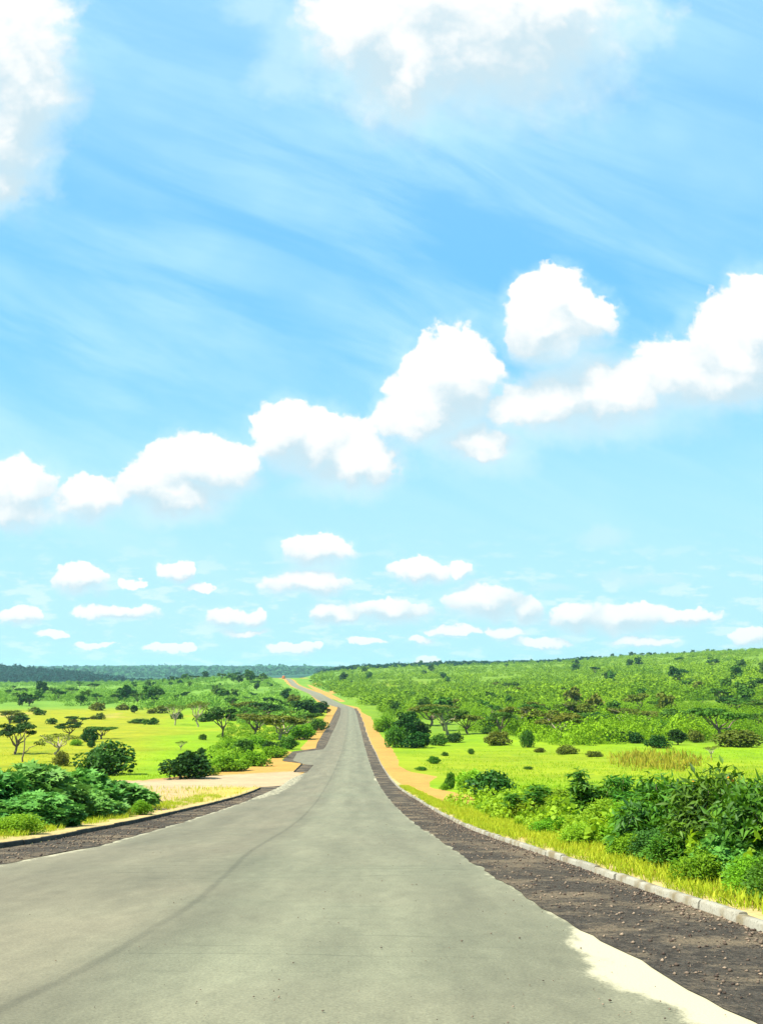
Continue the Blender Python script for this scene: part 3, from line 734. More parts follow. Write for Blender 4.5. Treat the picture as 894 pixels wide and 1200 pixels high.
def plant(kind, x, y, z, w, h, name, leaf=None, label=None, category='tree', group=None, rot=None, bark=None, depth=None, parts=True, sink=.02):
    tm, cm = PROTO[kind]
    rot = random.random() * 6.28 if rot is None else rot
    e = bpy.data.objects.new(name, None); COL.objects.link(e); e.empty_display_size = .2
    e.location = (x, y, z - sink * h); e.rotation_euler = (0, 0, rot); e.scale = (w, depth or w, h)
    e['label'] = label; e['category'] = category
    if group: e['group'] = group
    for nm, mm, mt in (('trunk', tm, bark), ('crown', cm, leaf)):
        o = bpy.data.objects.new(nm, mm); COL.objects.link(o); o.parent = e
        if mt: o.material_slots[0].link = 'OBJECT'; o.material_slots[0].material = M[mt]
    return e
def at(kind, u, vb, vt, wpx, name, leaf=None, label=None, category='tree', group=None, hn=1.0, **kw):
    """stand a plant on the ground where the photo shows its foot; height and width measured from the photo."""
    x, y, z = ground_pt(u, vb)
    h = (float(m_of(vt)) - z / y) * y / DIM[kind][0]; w = wpx / FPX * y * cT / DIM[kind][1]
    if kind == 'bare0': w = h * 1.0
    return plant(kind, x, y, z, w, h, name, leaf, label, category, group, **kw)
# ------------------------------------------------------------------ roadside thickets
GL = 'broad leaved shrubs of the roadside thicket by the sandy patch'
at('castor0', -45, 966, 900, 135, 'leafy_shrub', None, 'blue-green broad leaved shrub cut by the picture edge beside the dark faced kerb', 'shrub', GL, hn=.92)
at('castor1', 28, 962, 900, 120, 'leafy_shrub', None, 'tall blue-green broad leaved shrub just in front of the bare snag', 'shrub', GL, hn=.92)
at('castor2', 78, 955, 905, 105, 'leafy_shrub', None, 'blue-green broad leaved shrub directly in front of the round dark green bush', 'shrub', GL, hn=.88)
at('castor0', 130, 949, 915, 92, 'leafy_shrub', None, 'blue-green broad leaved shrub at the thicket end next to the sandy patch', 'shrub', GL, hn=.92, rot=2.0)
at('castor1', 40, 969, 932, 92, 'leafy_shrub', None, 'lower blue-green broad leaved shrub in front of the thicket nearest the dark faced kerb', 'shrub', GL, hn=.92, rot=1.0)
at('castor2', 100, 958, 930, 76, 'leafy_shrub', None, 'low blue-green broad leaved shrub close to the dark faced kerb before the sandy patch', 'shrub', GL, hn=.88, rot=4.0)
at('leafy1', 15, 978, 955, 60, 'bush', 'sun', 'low yellow-green bush at the foot of the broad leaved thicket', 'bush', hn=.85)
at('leafy0', 165, 955, 938, 24, 'bush', 'bright', 'small light green bush at the tip of the thicket on the sandy patch', 'bush', hn=.85)

GR = 'bushes of the green thicket behind the long pale kerb'
def yb(k, u, vb, vt, w, leaf, label, nm='bush', cat='bush', hn=.80, **kw): return at(k, u, vb, vt, w, nm, leaf, label, cat, GR, hn=hn, **kw)
yb('leafy0', 592, 952, 939, 60, 'bright', 'low bright green bush right in front of the round dark bush by the orange sand')
yb('leafy1', 628, 962, 932, 60, 'sun', 'yellow-green bush next after the round dark bush along the pale kerb')
yb('leafy2', 668, 972, 934, 70, 'bright', 'bright green bush below and before the tallest sapling')
yb('leafy0', 712, 984, 938, 78, 'sun', 'yellow-green bush in front of the tallest sapling', rot=1.2)
yb('leafy1', 752, 996, 940, 76, 'bright', 'bright green bush where the thicket meets the dark glossy shrubs', rot=2.2)
yb('leafy2', 690, 992, 966, 60, 'sun', 'low yellow-green bush at the front of the thicket beside the yellow grass', rot=3.2)
yb('leafy0', 745, 1008, 975, 60, 'bright', 'low bright green bush at the verge edge below the dark glossy shrubs', rot=4.2)
yb('leafy2', 650, 978, 958, 50, 'bright', 'small bright green bush at the grass edge, short of the sapling', rot=.6)
yb('leafy1', 800, 1020, 975, 84, 'mid', 'mid green low bush under the first dark glossy shrub', rot=5.2)
yb('castor1', 862, 1036, 984, 90, None, 'blue-green lobed leaved bush under the flowering dark shrub near the pale kerb', rot=2.7)
yb('leafy0', 925, 1060, 1000, 90, 'mid', 'mid green low bush cut by the picture edge close to the pale kerb', rot=2.0)
yb('sapling0', 622, 962, 922, 46, 'mid', 'short dark green sapling rising from the near end of the thicket', 'sapling', 'sapling', 1.0)
yb('sapling1', 697, 974, 902, 62, 'mid', 'tallest slender sapling sticking up above the yellow-green bushes', 'sapling', 'sapling', 1.0)
yb('sapling0', 742, 984, 911, 52, 'mid', 'slender sapling between the tallest sapling and the dark glossy shrubs', 'sapling', 'sapling', 1.0, rot=2.0)
yb('sapling1', 655, 968, 926, 44, 'sun', 'small pale sapling among the yellow-green bushes', 'sapling', 'sapling', 1.0, rot=1.0)
yb('leafy2', 622, 953, 928, 56, 'bright', 'leafy bright green bush just past the round dark bush', rot=.9)
yb('leafy0', 645, 958, 927, 66, 'sun', 'tall yellow-green bush rising behind the first saplings', rot=1.9)
yb('leafy1', 684, 964, 925, 66, 'bright', 'tall bright green bush directly behind the tallest sapling', rot=2.9)
yb('leafy2', 726, 972, 924, 70, 'mid', 'mid green bush in the back row between the two slender saplings', rot=3.9)
yb('leafy0', 765, 980, 920, 66, 'bushg', 'deep green bush in the back row beside the dark glossy shrubs', rot=4.9)
yb('leafy1', 775, 1012, 968, 70, 'bushg', 'deep green low bush at the corner of the dark glossy shrubs', rot=.1)
yb('leafy2', 832, 1036, 990, 74, 'bright', 'bright green low leafy bush beneath the flowering dark shrub', rot=1.1)
yb('leafy0', 890, 1052, 1005, 74, 'bright', 'bright green low leafy bush nearest the pale kerb by the picture edge', rot=2.1)
s1 = yb('mango0', 796, 1006, 914, 128, None, 'dark glossy long leaved shrub beside the last sapling', 'glossy_shrub', 'shrub', .86)
s2 = yb('mango1', 852, 1020, 905, 130, None, 'tallest dark glossy shrub carrying small orange flowers', 'glossy_shrub', 'shrub', .86)
s3 = yb('mango0', 915, 1034, 908, 140, None, 'dark glossy long leaved shrub cut by the picture edge', 'glossy_shrub', 'shrub', .86, rot=3.3)
def flower(parent, u, v):
    # a small daisy-like head with petals, held at the top of the shrub
    g = Geo()
    for k in range(9):
        a = k * 2 * math.pi / 9
        A = np.array([[math.cos(a), math.sin(a), .25]]); leaves(g, np.zeros((1, 3)), A, np.array([[0., 0, 1]]), np.array([.024]), 'oval', np.array([.6]))
    me = g.mesh('flower', M['flower']); o = link('flower', me)
    px, py, pz = parent.location; y = py - .25; o.parent = parent
    import mathutils
    bpy.context.view_layer.update()
    o.matrix_parent_inverse = mathutils.Matrix.Identity(4)
    wm = mathutils.Matrix.Translation((float(t_of(u, v) * y), y, float(m_of(v) * y))) @ mathutils.Matrix.Rotation(R(55), 4, 'X')
    o.matrix_local = parent.matrix_world.inverted() @ wm
for (u_, v_) in ((852, 911), (858, 915)): flower(s2, u_, v_)
for (u_, v_) in ((812, 915),): flower(s1, u_, v_)

# ------------------------------------------------------------------ single trees and bushes that can be told apart
at('shrub4', 125, 908, 869, 66, 'bush', 'bushg', 'round dark green bush rising behind the broad leaved thicket', 'bush', rot=.4, bark='bark')
at('shrub1', 222, 912, 880, 62, 'bush', 'dark', 'very dark spreading bush at the edge of the dirt side road', 'bush', hn=.85)
at('bare0', 27, 893, 868, 32, 'dead_tree', 'olive', 'bare grey snag with one side branch above the thicket', 'tree', rot=0.0)
at('thin0', 66, 884, 860, 42, 'acacia_tree', 'olive', 'sparse brownish tree spreading just past the bare snag', 'tree')
at('shrub2', 72, 898, 880, 20, 'bush', 'olive', 'upright brown bush in the yellow grass behind the thicket', 'bush', hn=.85)
at('acacia0', 18, 884, 847, 40, 'acacia_tree', 'dark', 'dark acacia with twin flat crowns at the picture edge', 'tree', hn=.86)
at('acacia1', 80, 866, 846, 30, 'acacia_tree', 'dark', 'dark flat topped acacia on a short trunk in the yellow meadow', 'tree', hn=.86)
at('acacia2', 92, 853, 839, 26, 'acacia_tree', 'dark', 'brownish black flat acacia crown just behind the short trunked acacia', 'tree', hn=.9)
at('shrub0', 105, 870, 853, 21, 'bush', 'dark', 'round dark bush beneath the long flat acacia in the yellow meadow', 'bush', hn=.85)
at('acacia3', 119, 866, 851, 32, 'acacia_tree', 'tree', 'long low flat acacia next to the round dark meadow bush', 'tree', hn=.86)
at('shrub3', 107, 876, 867, 9, 'bush', 'dark', 'tiny black-green bush in front of the round meadow bush', 'bush', hn=.85)
at('shrub4', 90, 874, 866, 13, 'bush', 'bright', 'tiny bright green bush in the yellow meadow by a dark stump', 'bush', hn=.85)
at('acacia0', 12, 848, 832, 26, 'acacia_tree', 'olive', 'pale olive acacia behind the twin crowned acacia', 'tree', hn=.86, rot=2)
at('acacia2', 26, 846, 838, 14, 'acacia_tree', 'dark', 'tiny brown flat acacia beyond the twin crowned acacia', 'tree', hn=.86)
at('acacia1', 260, 867, 830, 37, 'acacia_tree', 'dark', 'dark umbrella acacia with a clear trunk standing alone in the green meadow', 'tree', hn=.84, rot=1.0)
at('thin1', 205, 850, 824, 24, 'acacia_tree', 'pale', 'small pale tree with a forked trunk on the meadow edge', 'tree', hn=.9)
at('thin0', 232, 852, 821, 26, 'acacia_tree', 'olive', 'tall thin pale tree next to the dark umbrella acacia', 'tree', hn=.9, rot=1)
at('thin1', 213, 879, 868, 12, 'sapling', 'pale', 'faint bare sapling alone in the green meadow', 'sapling', hn=.9, rot=1)
at('farround0', 158, 836, 826, 9, 'tree', 'dark', 'small dark oval tree in front of the tan grass band', 'tree')
at('shrub2', 163, 848, 842, 28, 'bush', 'tree', 'long low scrubby bush in the middle of the lime meadow', 'bush', hn=.85)
at('shrub3', 238, 867, 860, 9, 'bush', 'tree', 'little dull green bush below the thin pale tree', 'bush', hn=.85)
at('shrub4', 237, 883, 876, 10, 'bush', 'dark', 'tiny dark bush just above the very dark roadside bush', 'bush', hn=.85)
GS = 'green shrubs between the meadow and the orange verge'
for i, (u, vb, vt, w, lf, lab) in enumerate([
    (284, 885, 866, 30, 'tree', 'dull dark green shrub below the forked acacia'),
    (300, 898, 880, 34, 'bright', 'bright green shrub beside the orange sandy corner'),
    (262, 904, 884, 40, 'bright', 'bright green shrub between the very dark bush and the sandy corner'),
    (243, 909, 896, 26, 'sun', 'low yellow-green shrub along the dirt side road'),
    (322, 888, 874, 30, 'bright', 'bright green shrub at the top of the orange sandy corner'),
    (338, 878, 862, 26, 'mid', 'deep green shrub next to the small sand spot'),
    (318, 880, 868, 20, 'dark', 'dark little shrub between two bright green shrubs'),
    (357, 866, 848, 30, 'bright', 'rounded bright green shrub against the orange verge'),
    (372, 856, 842, 22, 'mid', 'deep green shrub filling the bend of the orange verge'),
    (345, 862, 850, 22, 'mid', 'mid green shrub behind the small sand spot'),
    (280, 903, 890, 30, 'bright', 'bright green shrub touching the dirt side road'),
    (302, 876, 862, 24, 'bright', 'bright green shrub under the forked acacia branches'),
    (270, 878, 866, 22, 'bright', 'light green shrub at the meadow edge below the umbrella acacia')]):
    at('shrub%d' % (i % 5), u, vb, vt, w, 'shrub', lf, lab, 'shrub', GS, hn=.85)
GA = 'acacias and dark trees beside the winding far road'
for i, (k, u, vb, vt, w, lf, lab, bk) in enumerate([
    ('acacia0', 328, 867, 838, 50, 'olive', 'wide forked acacia with pale limbs showing above the shrubs', 'bark_pale'),
    ('acacia3', 300, 862, 836, 44, 'olive', 'pale olive acacia between the umbrella acacia and the forked acacia', 'bark'),
    ('acacia1', 312, 848, 823, 44, 'dark', 'dark flat crowned acacia rising behind the forked acacia', 'bark'),
    ('round1', 357, 843, 820, 28, 'dark', 'dark dense tree beside the orange verge bend', 'bark'),
    ('round2', 375, 839, 822, 20, 'dark', 'dark dense tree closest to the far road bend', 'bark'),
    ('acacia2', 357, 858, 835, 36, 'tree', 'mid green flat acacia between the dark dense trees and the verge', 'bark_pale'),
    ('round3', 340, 838, 822, 22, 'tree', 'dull green tree tucked behind the dark dense trees', 'bark'),
    ('acacia3', 285, 842, 822, 26, 'olive', 'pale flat acacia directly behind the umbrella acacia', 'bark'),
    ('round0', 268, 826, 817, 10, 'dark', 'tiny dark round tree above the umbrella acacia', 'bark'),
    ('round1', 301, 809, 800, 7, 'dark', 'single dark dot of a tree high on the green slope', 'bark')]):
    at(k, u, vb, vt, w, 'acacia_tree' if k[0] == 'a' else 'tree', lf, lab, 'tree', GA, hn=.86 if k[0] == 'a' else 1, bark=bk)

at('shrub3', 576, 937, 903, 54, 'bush', 'bushg', 'round dense dark bush standing alone beside the orange sand', 'bush', hn=.78)
GD = 'dark tree clump at the edge of the lime field'
for (k, u, vb, vt, w, lf, lab) in [
    ('round3', 477, 868, 834, 28, 'dark', 'tallest black-green tree of the clump beside the orange verge'),
    ('round0', 492, 867, 845, 25, 'dark', 'black-green tree in the middle of the clump'),
    ('shrub0', 488, 877, 858, 34, 'dark', 'wide dark bush at the front of the tree clump'),
    ('shrub3', 464, 876, 850, 26, 'mid', 'lighter green bush of the clump touching the orange verge'),
    ('shrub1', 532, 870, 858, 20, 'dark', 'small dark bush trailing out of the clump into the lime field'),
    ('shrub2', 515, 874, 860, 22, 'tree', 'dull green bush between the clump and the small dark bush'),
    ('shrub4', 450, 858, 838, 24, 'bright', 'light green bush where the orange verge narrows')]:
    at(k, u, vb, vt, w, 'tree' if k[0] == 'r' else 'bush', lf, lab, 'tree' if k[0] == 'r' else 'bush', GD, hn=1 if k[0] == 'r' else .85)
GT = 'trees standing along the back of the lime field'
for (k, u, vb, vt, w, lf, lab, bk) in [
    ('acacia2', 524, 861, 830, 46, 'tree', 'wide acacia with pale trunk next to the dark tree clump', 'bark_pale'),
    ('acacia0', 506, 850, 828, 40, 'olive', 'olive acacia behind the dark tree clump', 'bark'),
    ('acacia3', 548, 860, 840, 34, 'olive', 'low brownish acacia just past the wide acacia', 'bark'),
    ('round1', 575, 857, 843, 24, 'dark', 'dark rounded tree between the brownish acacia and the olive canopy', 'bark'),
    ('shrub0', 583, 874, 860, 26, 'olive', 'rusty olive bush alone at the back of the lime field', 'bark'),
    ('round2', 598, 854, 842, 24, 'dark', 'dark spreading tree behind the rusty olive bush', 'bark'),
    ('acacia1', 612, 856, 830, 40, 'olive', 'olive acacia with pale stem over the far field edge', 'bark_pale'),
    ('acacia2', 638, 862, 834, 44, 'olive', 'broad brown-green acacia at the far field edge', 'bark_pale'),
    ('acacia0', 655, 868, 838, 46, 'olive', 'leaning acacia with pale curved trunk at the field edge', 'bark_pale'),
    ('shrub1', 622, 862, 848, 14, 'dark', 'nearly black bush beneath the olive acacia', 'bark'),
    ('shrub2', 658, 866, 856, 12, 'dark', 'small black bush by the leaning acacia', 'bark'),
    ('shrub3', 618, 876, 858, 14, 'tree', 'narrow dull green bush at the front of the far field edge', 'bark'),
    ('acacia3', 690, 858, 838, 42, 'tree', 'green acacia past the leaning acacia', 'bark'),
    ('round3', 702, 850, 838, 30, 'dark', 'long dark tree crown near the middle of the hill foot', 'bark'),
    ('acacia1', 733, 853, 832, 40, 'olive', 'pale two trunked acacia at the hill foot', 'bark_pale'),
    ('shrub4', 722, 869, 857, 26, 'dark', 'dark bush beneath the pale two trunked acacia', 'bark'),
    ('shrub1', 744, 871, 860, 20, 'dark', 'second dark bush beneath the pale two trunked acacia', 'bark'),
    ('round0', 790, 852, 834, 28, 'tree', 'tall rounded green tree above the black bush of the field edge', 'bark'),
    ('shrub2', 770, 877, 864, 26, 'dark', 'near black bush on the edge of the lime field', 'bark'),
    ('round1', 794, 873, 858, 20, 'dark', 'dark upright tree next to the near black bush', 'bark'),
    ('shrub0', 780, 866, 848, 34, 'mid', 'green bush between the near black bush and the tall rounded tree', 'bark'),
    ('acacia2', 846, 870, 832, 54, 'tree', 'large layered acacia at the hill foot past the tall rounded tree', 'bark'),
    ('shrub3', 866, 875, 858, 46, 'olive', 'wide brown bush under the large layered acacia', 'bark'),
    ('shrub4', 856, 868, 856, 16, 'dark', 'black bush in the shade of the large layered acacia', 'bark'),
    ('shrub1', 815, 870, 858, 18, 'olive', 'rusty bush between the dark upright tree and the layered acacia', 'bark'),
    ('shrub0', 888, 856, 845, 20, 'dark', 'dark bush at the picture edge beyond the layered acacia', 'bark'),
    ('acacia0', 760, 850, 836, 30, 'olive', 'brown flat acacia between the two trunked acacia and the rounded tree', 'bark')]:
    c = {'a': 'acacia_tree', 'r': 'tree', 's': 'bush'}[k[0]]
    at(k, u, vb, vt - 3, w * 1.1, c, lf, lab, 'bush' if c == 'bush' else 'tree', GT, hn={'a': .86, 'r': 1, 's': .85}[k[0]], bark=bk)
GF = 'small shrubs dotted about the lime field'
for (k, u, vb, vt, w, lf, lab) in [
    ('shrub0', 508, 895, 886, 16, 'mid', 'small green shrub in the field nearest the orange verge'),
    ('shrub1', 494, 903, 898, 14, 'mid', 'very low green shrub at the rim of the orange sand'),
    ('shrub2', 521, 886, 881, 9, 'tree', 'tiny dull shrub beyond the small green shrub'),
    ('shrub3', 552, 884, 877, 8, 'tree', 'tiny dull green shrub in mid field before the rusty olive bush'),
    ('shrub4', 665, 884, 873, 24, 'olive', 'brownish shrub in front of the leaning acacia'),
    ('shrub0', 696, 887, 880, 20, 'olive', 'low olive shrub to the side of the brownish shrub'),
    ('shrub1', 632, 882, 876, 14, 'olive', 'low pale shrub at the side of the brownish shrub toward the verge'),
    ('shrub2', 682, 871, 863, 18, 'olive', 'rusty shrub at the foot of the green acacia'),
    ('shrub3', 619, 902, 898, 11, 'tree', 'faint little shrub alone in the middle of the lime field'),
    ('thin0', 833, 888, 874, 16, 'olive', 'thin little tree with a dark base in the lime field'),
    ('shrub0', 527, 925, 905, 14, 'mid', 'upright weedy shrub beside the round dense dark bush'),
    ('shrub4', 545, 928, 908, 18, 'bright', 'light weedy shrub touching the round dense dark bush'),
    ('shrub2', 521, 926, 918, 12, 'bright', 'low weedy shrub at the tongue of orange sand')]:
    at(k, u, vb, vt, w, 'shrub', lf, lab, 'shrub', GF, hn=.85)

# ------------------------------------------------------------------ smaller trees over the hillsides, each its own tree
def hillside(n, region, kinds, leafs, wr, name, label, group, seed, cat='tree', dmin=3.0):
    rg = np.random.default_rng(seed); done = 0; tries = 0; P = []
    while done < n and tries < n * 60:
        tries += 1
        u = rg.uniform(region[0], region[1]); v = region[2] + (region[3] - region[2]) * rg.random()**1.3
        y0 = float(y_hint(u, v))
        if y0 <= 0: continue
        x = y0 * float(t_of(u, v))
        if abs(x - xc(y0)) < 13 + .006 * y0 or any((u - a)**2 + ((v - b) * 2)**2 < dmin**2 for a, b in P): continue
        P.append((u, v)); z = float(ground_z(x, y0)); s = rg.uniform(*wr) * (0.8 + .4 * rg.random())
        k = kinds[rg.integers(len(kinds))]; hh = s * (rg.uniform(.75, 1.05) if 'shrub' not in k else rg.uniform(.55, .75))
        plant(k, x, y0, z, s, hh, name, leafs[rg.integers(len(leafs))], label, cat, group, rot=rg.random() * 6.28)
        done += 1
_gu = np.linspace(-20, 914, 120); _gy = np.geomspace(60, 2600, 700)
_GV = np.empty((len(_gu), len(_gy)))
for i_, uu in enumerate(_gu):
    xs_ = _gy * float(t_of(uu, 820)); _GV[i_] = project(xs_, _gy, ground_z(xs_, _gy))[1]
def y_hint(u, v):
    i = int(np.clip(round((u + 20) / 934 * 119), 0, 119)); r = _GV[i]; k = int(np.argmax(r <= v))
    return _gy[k] if r[k] <= v else -1
FK = ['farround0', 'farround1', 'farround2', 'farround3', 'faracacia0', 'faracacia1', 'faracacia2']; SK = ['farshrub%d' % i for i in range(4)]
hillside(34, (-5, 190, 806, 828), FK, ['tree', 'dark'], (6, 11), 'tree', 'small blue-green tree on the low wooded rise beyond the yellow meadow', 'trees on the low rise beyond the meadow', 1)
hillside(34, (170, 372, 799, 832), FK, ['dark', 'tree', 'tree'], (4, 8), 'tree', 'small dark tree on the bright green slope left of the far road', 'trees on the slope left of the far road', 2)
hillside(16, (185, 330, 794, 801), FK, ['dark', 'tree'], (8, 14), 'tree', 'dark tree along the crest of the slope left of the far road', 'trees on the crest left of the far road', 3, dmin=6)
hillside(46, (410, 900, 800, 845), FK, ['dark', 'tree', 'tree', 'tree', 'olive'], (5, 9), 'tree', 'small dark tree scattered over the lower slope of the big green hill', 'trees on the lower slope of the big hill', 4)
hillside(26, (395, 900, 770, 802), FK, ['dark', 'tree'], (9, 14), 'tree', 'tiny dark tree scattered over the upper slope of the big green hill', 'trees on the upper slope of the big hill', 5)
hillside(24, (0, 330, 832, 850), SK, ['tree', 'olive'], (4, 8), 'bush', 'little bush in the band between meadow and wooded rise', 'bushes behind the meadow', 6, 'bush')
for nm_, kk_, lf_, wr_, hf_, lb_, gp_, sd_ in (
    ('acacia_tree', ['acacia0', 'acacia1', 'acacia2', 'acacia3'], ['olive', 'tree', 'tree'], (5, 9), 1, 'mid sized flat topped acacia in the scrub at the foot of the big hill', 'acacias at the foot of the big hill', 61),
    ('bush', ['shrub0', 'shrub1', 'shrub2', 'shrub3', 'shrub4'], ['dark', 'olive', 'tree', 'dark'], (3, 6.5), 1, 'dark or brownish bush in the scrub at the foot of the big hill', 'bushes at the foot of the big hill', 62)):
    hillside(22, (520, 905, 834, 864), kk_, lf_, wr_, nm_, lb_, gp_, sd_, 'tree' if nm_ != 'bush' else 'bush', dmin=8)
hillside(10, (290, 376, 822, 846), ['acacia0', 'acacia1', 'acacia2', 'round0', 'round1'], ['olive', 'dark', 'tree'], (5, 9), 'tree', 'mid sized tree crowding the slope beside the far road bend', 'trees by the far road bend', 63, dmin=8)
# skyline trees of the big hill
rg = np.random.default_rng(77)
for k in range(46):
    u = 372 + 530 * (k + rg.random()) / 46; i = int(np.clip(round((u + 20) / 934 * 119), 0, 119)); kk = int(np.argmin(_GV[i])); y0 = _gy[kk] * rg.uniform(.95, 1.0)
    x = y0 * float(t_of(u, 780)); s = rg.uniform(6, 13); plant(FK[rg.integers(4)], x, y0, float(ground_z(x, y0)), s, s * rg.uniform(.5, .8), 'tree', 'dark',
        'dark little tree on the skyline of the big green hill', 'tree', 'trees along the skyline of the big hill', rot=rg.random() * 6)

# ------------------------------------------------------------------ masses nobody could count
def scrub(name, n, tr, yr, cond, wr, cards, seed, mat, label, hfac=.6, cat='scrub', pw=1.0, csz=1.45):
    rg = np.random.default_rng(seed); y = yr[0] * (yr[1] / yr[0])**(rg.random(n)**pw); t = tr[0] + (tr[1] - tr[0]) * rg.random(n); x = t * y
    z = ground_z(x, y); u, v = project(x, y, z); k = cond(x, y, u, v); x, y, z = x[k], y[k], z[k]; n = len(x)
    w = rg.uniform(wr[0], wr[1], n) * (.6 + .8 * rg.random(n)); h = w * hfac * rg.uniform(.7, 1.3, n)
    N_ = n * cards; idx = np.repeat(np.arange(n), cards)
    d = rand_dirs(rg, N_, .45); d[:, 2] = np.abs(d[:, 2])
    lump = .75 + .5 * _hash(idx.astype(float), np.floor(np.arctan2(d[:, 1], d[:, 0]) * 1.6), 3)
    P = np.stack([x[idx] + d[:, 0] * w[idx] * .5 * lump, y[idx] + d[:, 1] * w[idx] * .5 * lump, z[idx] + d[:, 2] * h[idx] * lump - .1], 1)
    nm = unit(d * [1, 1, 1.2] + rg.normal(size=(N_, 3)) * .35); A = rg.normal(size=(N_, 3))
    S = w[idx] * (csz / math.sqrt(cards)) * rg.uniform(.6, 1.2, N_)
    g = Geo(); leaves(g, P, A, nm, S, 'clump', np.clip((.40 * rg.random(n) + 1.3 * (fbm(x * .02, y * .012, 95) - .32))[idx] + .24 * rg.random(N_), 0, 1))
    link(name, g.mesh(name, M[mat]), kind='stuff', label=label, category=cat)
away = lambda x, y: np.abs(x - xc(y)) > 12 + .006 * y
cR = lambda x, y, u, v: away(x, y) & (x > xc(y)) & (v < 859 + 12 * sstep(560, 680, u) + 14 * (fbm(x * .06, y * .03, 90) - .5)) & (fbm(x * .02, y * .012, 91) > .36) & ~in_poly(u, v, [(790,822),(860,820),(862,827),(800,828)])
scrub('scrub', 4300, (-.03, .46), (150, 520), cR, (1.2, 5.2), 320, 1, 'scrub', 'dense green scrub covering the foot of the big hill', pw=.8, hfac=.62, csz=1.02)
scrub('scrub', 12000, (-.07, .46), (420, 2500), cR, (2.4, 7.4), 60, 2, 'scrub', 'dense green scrub covering the upper big hill', pw=.85, hfac=.55, csz=1.25)
cL = lambda x, y, u, v: away(x, y) & (x < xc(y)) & ((v < 829 + 10 * (fbm(x * .02, y * .02, 92) - .5)) | ((u > 270) & (v < 850) & (y > 150) & (u + (v - 825) * 2 > 285))) & (fbm(x * .02, y * .012, 93) > .42)
scrub('scrub', 9000, (-.46, -.05), (250, 1650), cL, (1.8, 5.8), 80, 3, 'scrubl', 'light green scrub over the slope beyond the meadow', pw=.6, hfac=.58, csz=1.25)
cM = lambda x, y, u, v: away(x, y) & (x < xc(y)) & (v > 836) & (v < 905) & ~in_poly(u, v, D_STRIPL) & ~in_poly(u, v, D_ISLAND) & ~in_poly(u, v, D_ROAD) & (u > 235 - (v - 905) * .6)
scrub('scrub', 1500, (-.22, -.04), (88, 330), cM, (.7, 1.8), 90, 4, 'bright', 'bright green low growth by the orange verge and side road', hfac=.45)
cN = lambda x, y, u, v: (x - xc(y) > 9) & (y < 330) & ~in_poly(u, v, D_RIGHT) & (((u < 470 + (v - 860)) & (v < 872) & (u > 425)) | ((v > 912) & (v < 936) & (u > 515) & (u < 560)))
scrub('scrub', 1500, (-.03, .12), (60, 330), cN, (.6, 1.6), 90, 5, 'bright', 'bright green low growth along the long orange verge', hfac=.5)
cV = lambda x, y, u, v: (x - fx(W_KER, y) > 1.5 - .012 * y) & (x - fx(W_KER, y) < 4.5) & (y > 9) & (y < 45)
scrub('undergrowth', 3200, (.02, .46), (9, 45), cV, (.2, .8), 90, 6, 'sun', 'yellow-green weeds at the foot of the thicket along the pale kerb', hfac=.75)
cW = lambda x, y, u, v: (fx(W_KEL, y) - x > 1.1) & (fx(W_KEL, y) - x < 3.0) & (y > 14) & (y < 34)
scrub('undergrowth', 700, (-.46, -.1), (14, 34), cW, (.15, .45), 80, 7, 'sun', 'yellow-green weeds at the foot of the broad leaved thicket', hfac=.7)
cD = lambda x, y, u, v: (u < 215) & (y > 2500)
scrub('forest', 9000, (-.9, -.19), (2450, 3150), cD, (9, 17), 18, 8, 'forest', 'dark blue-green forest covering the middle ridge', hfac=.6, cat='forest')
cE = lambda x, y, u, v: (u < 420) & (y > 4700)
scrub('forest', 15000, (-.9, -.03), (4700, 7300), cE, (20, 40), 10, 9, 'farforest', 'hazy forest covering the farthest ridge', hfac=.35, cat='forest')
cS = lambda x, y, u, v: (u > 372) & (u < 700)
scrub('scrub', 1600, (-.07, .30), (1900, 2500), cS, (6, 11), 20, 10, 'forest', 'dark line of scrub along the top of the big hill', hfac=.45)

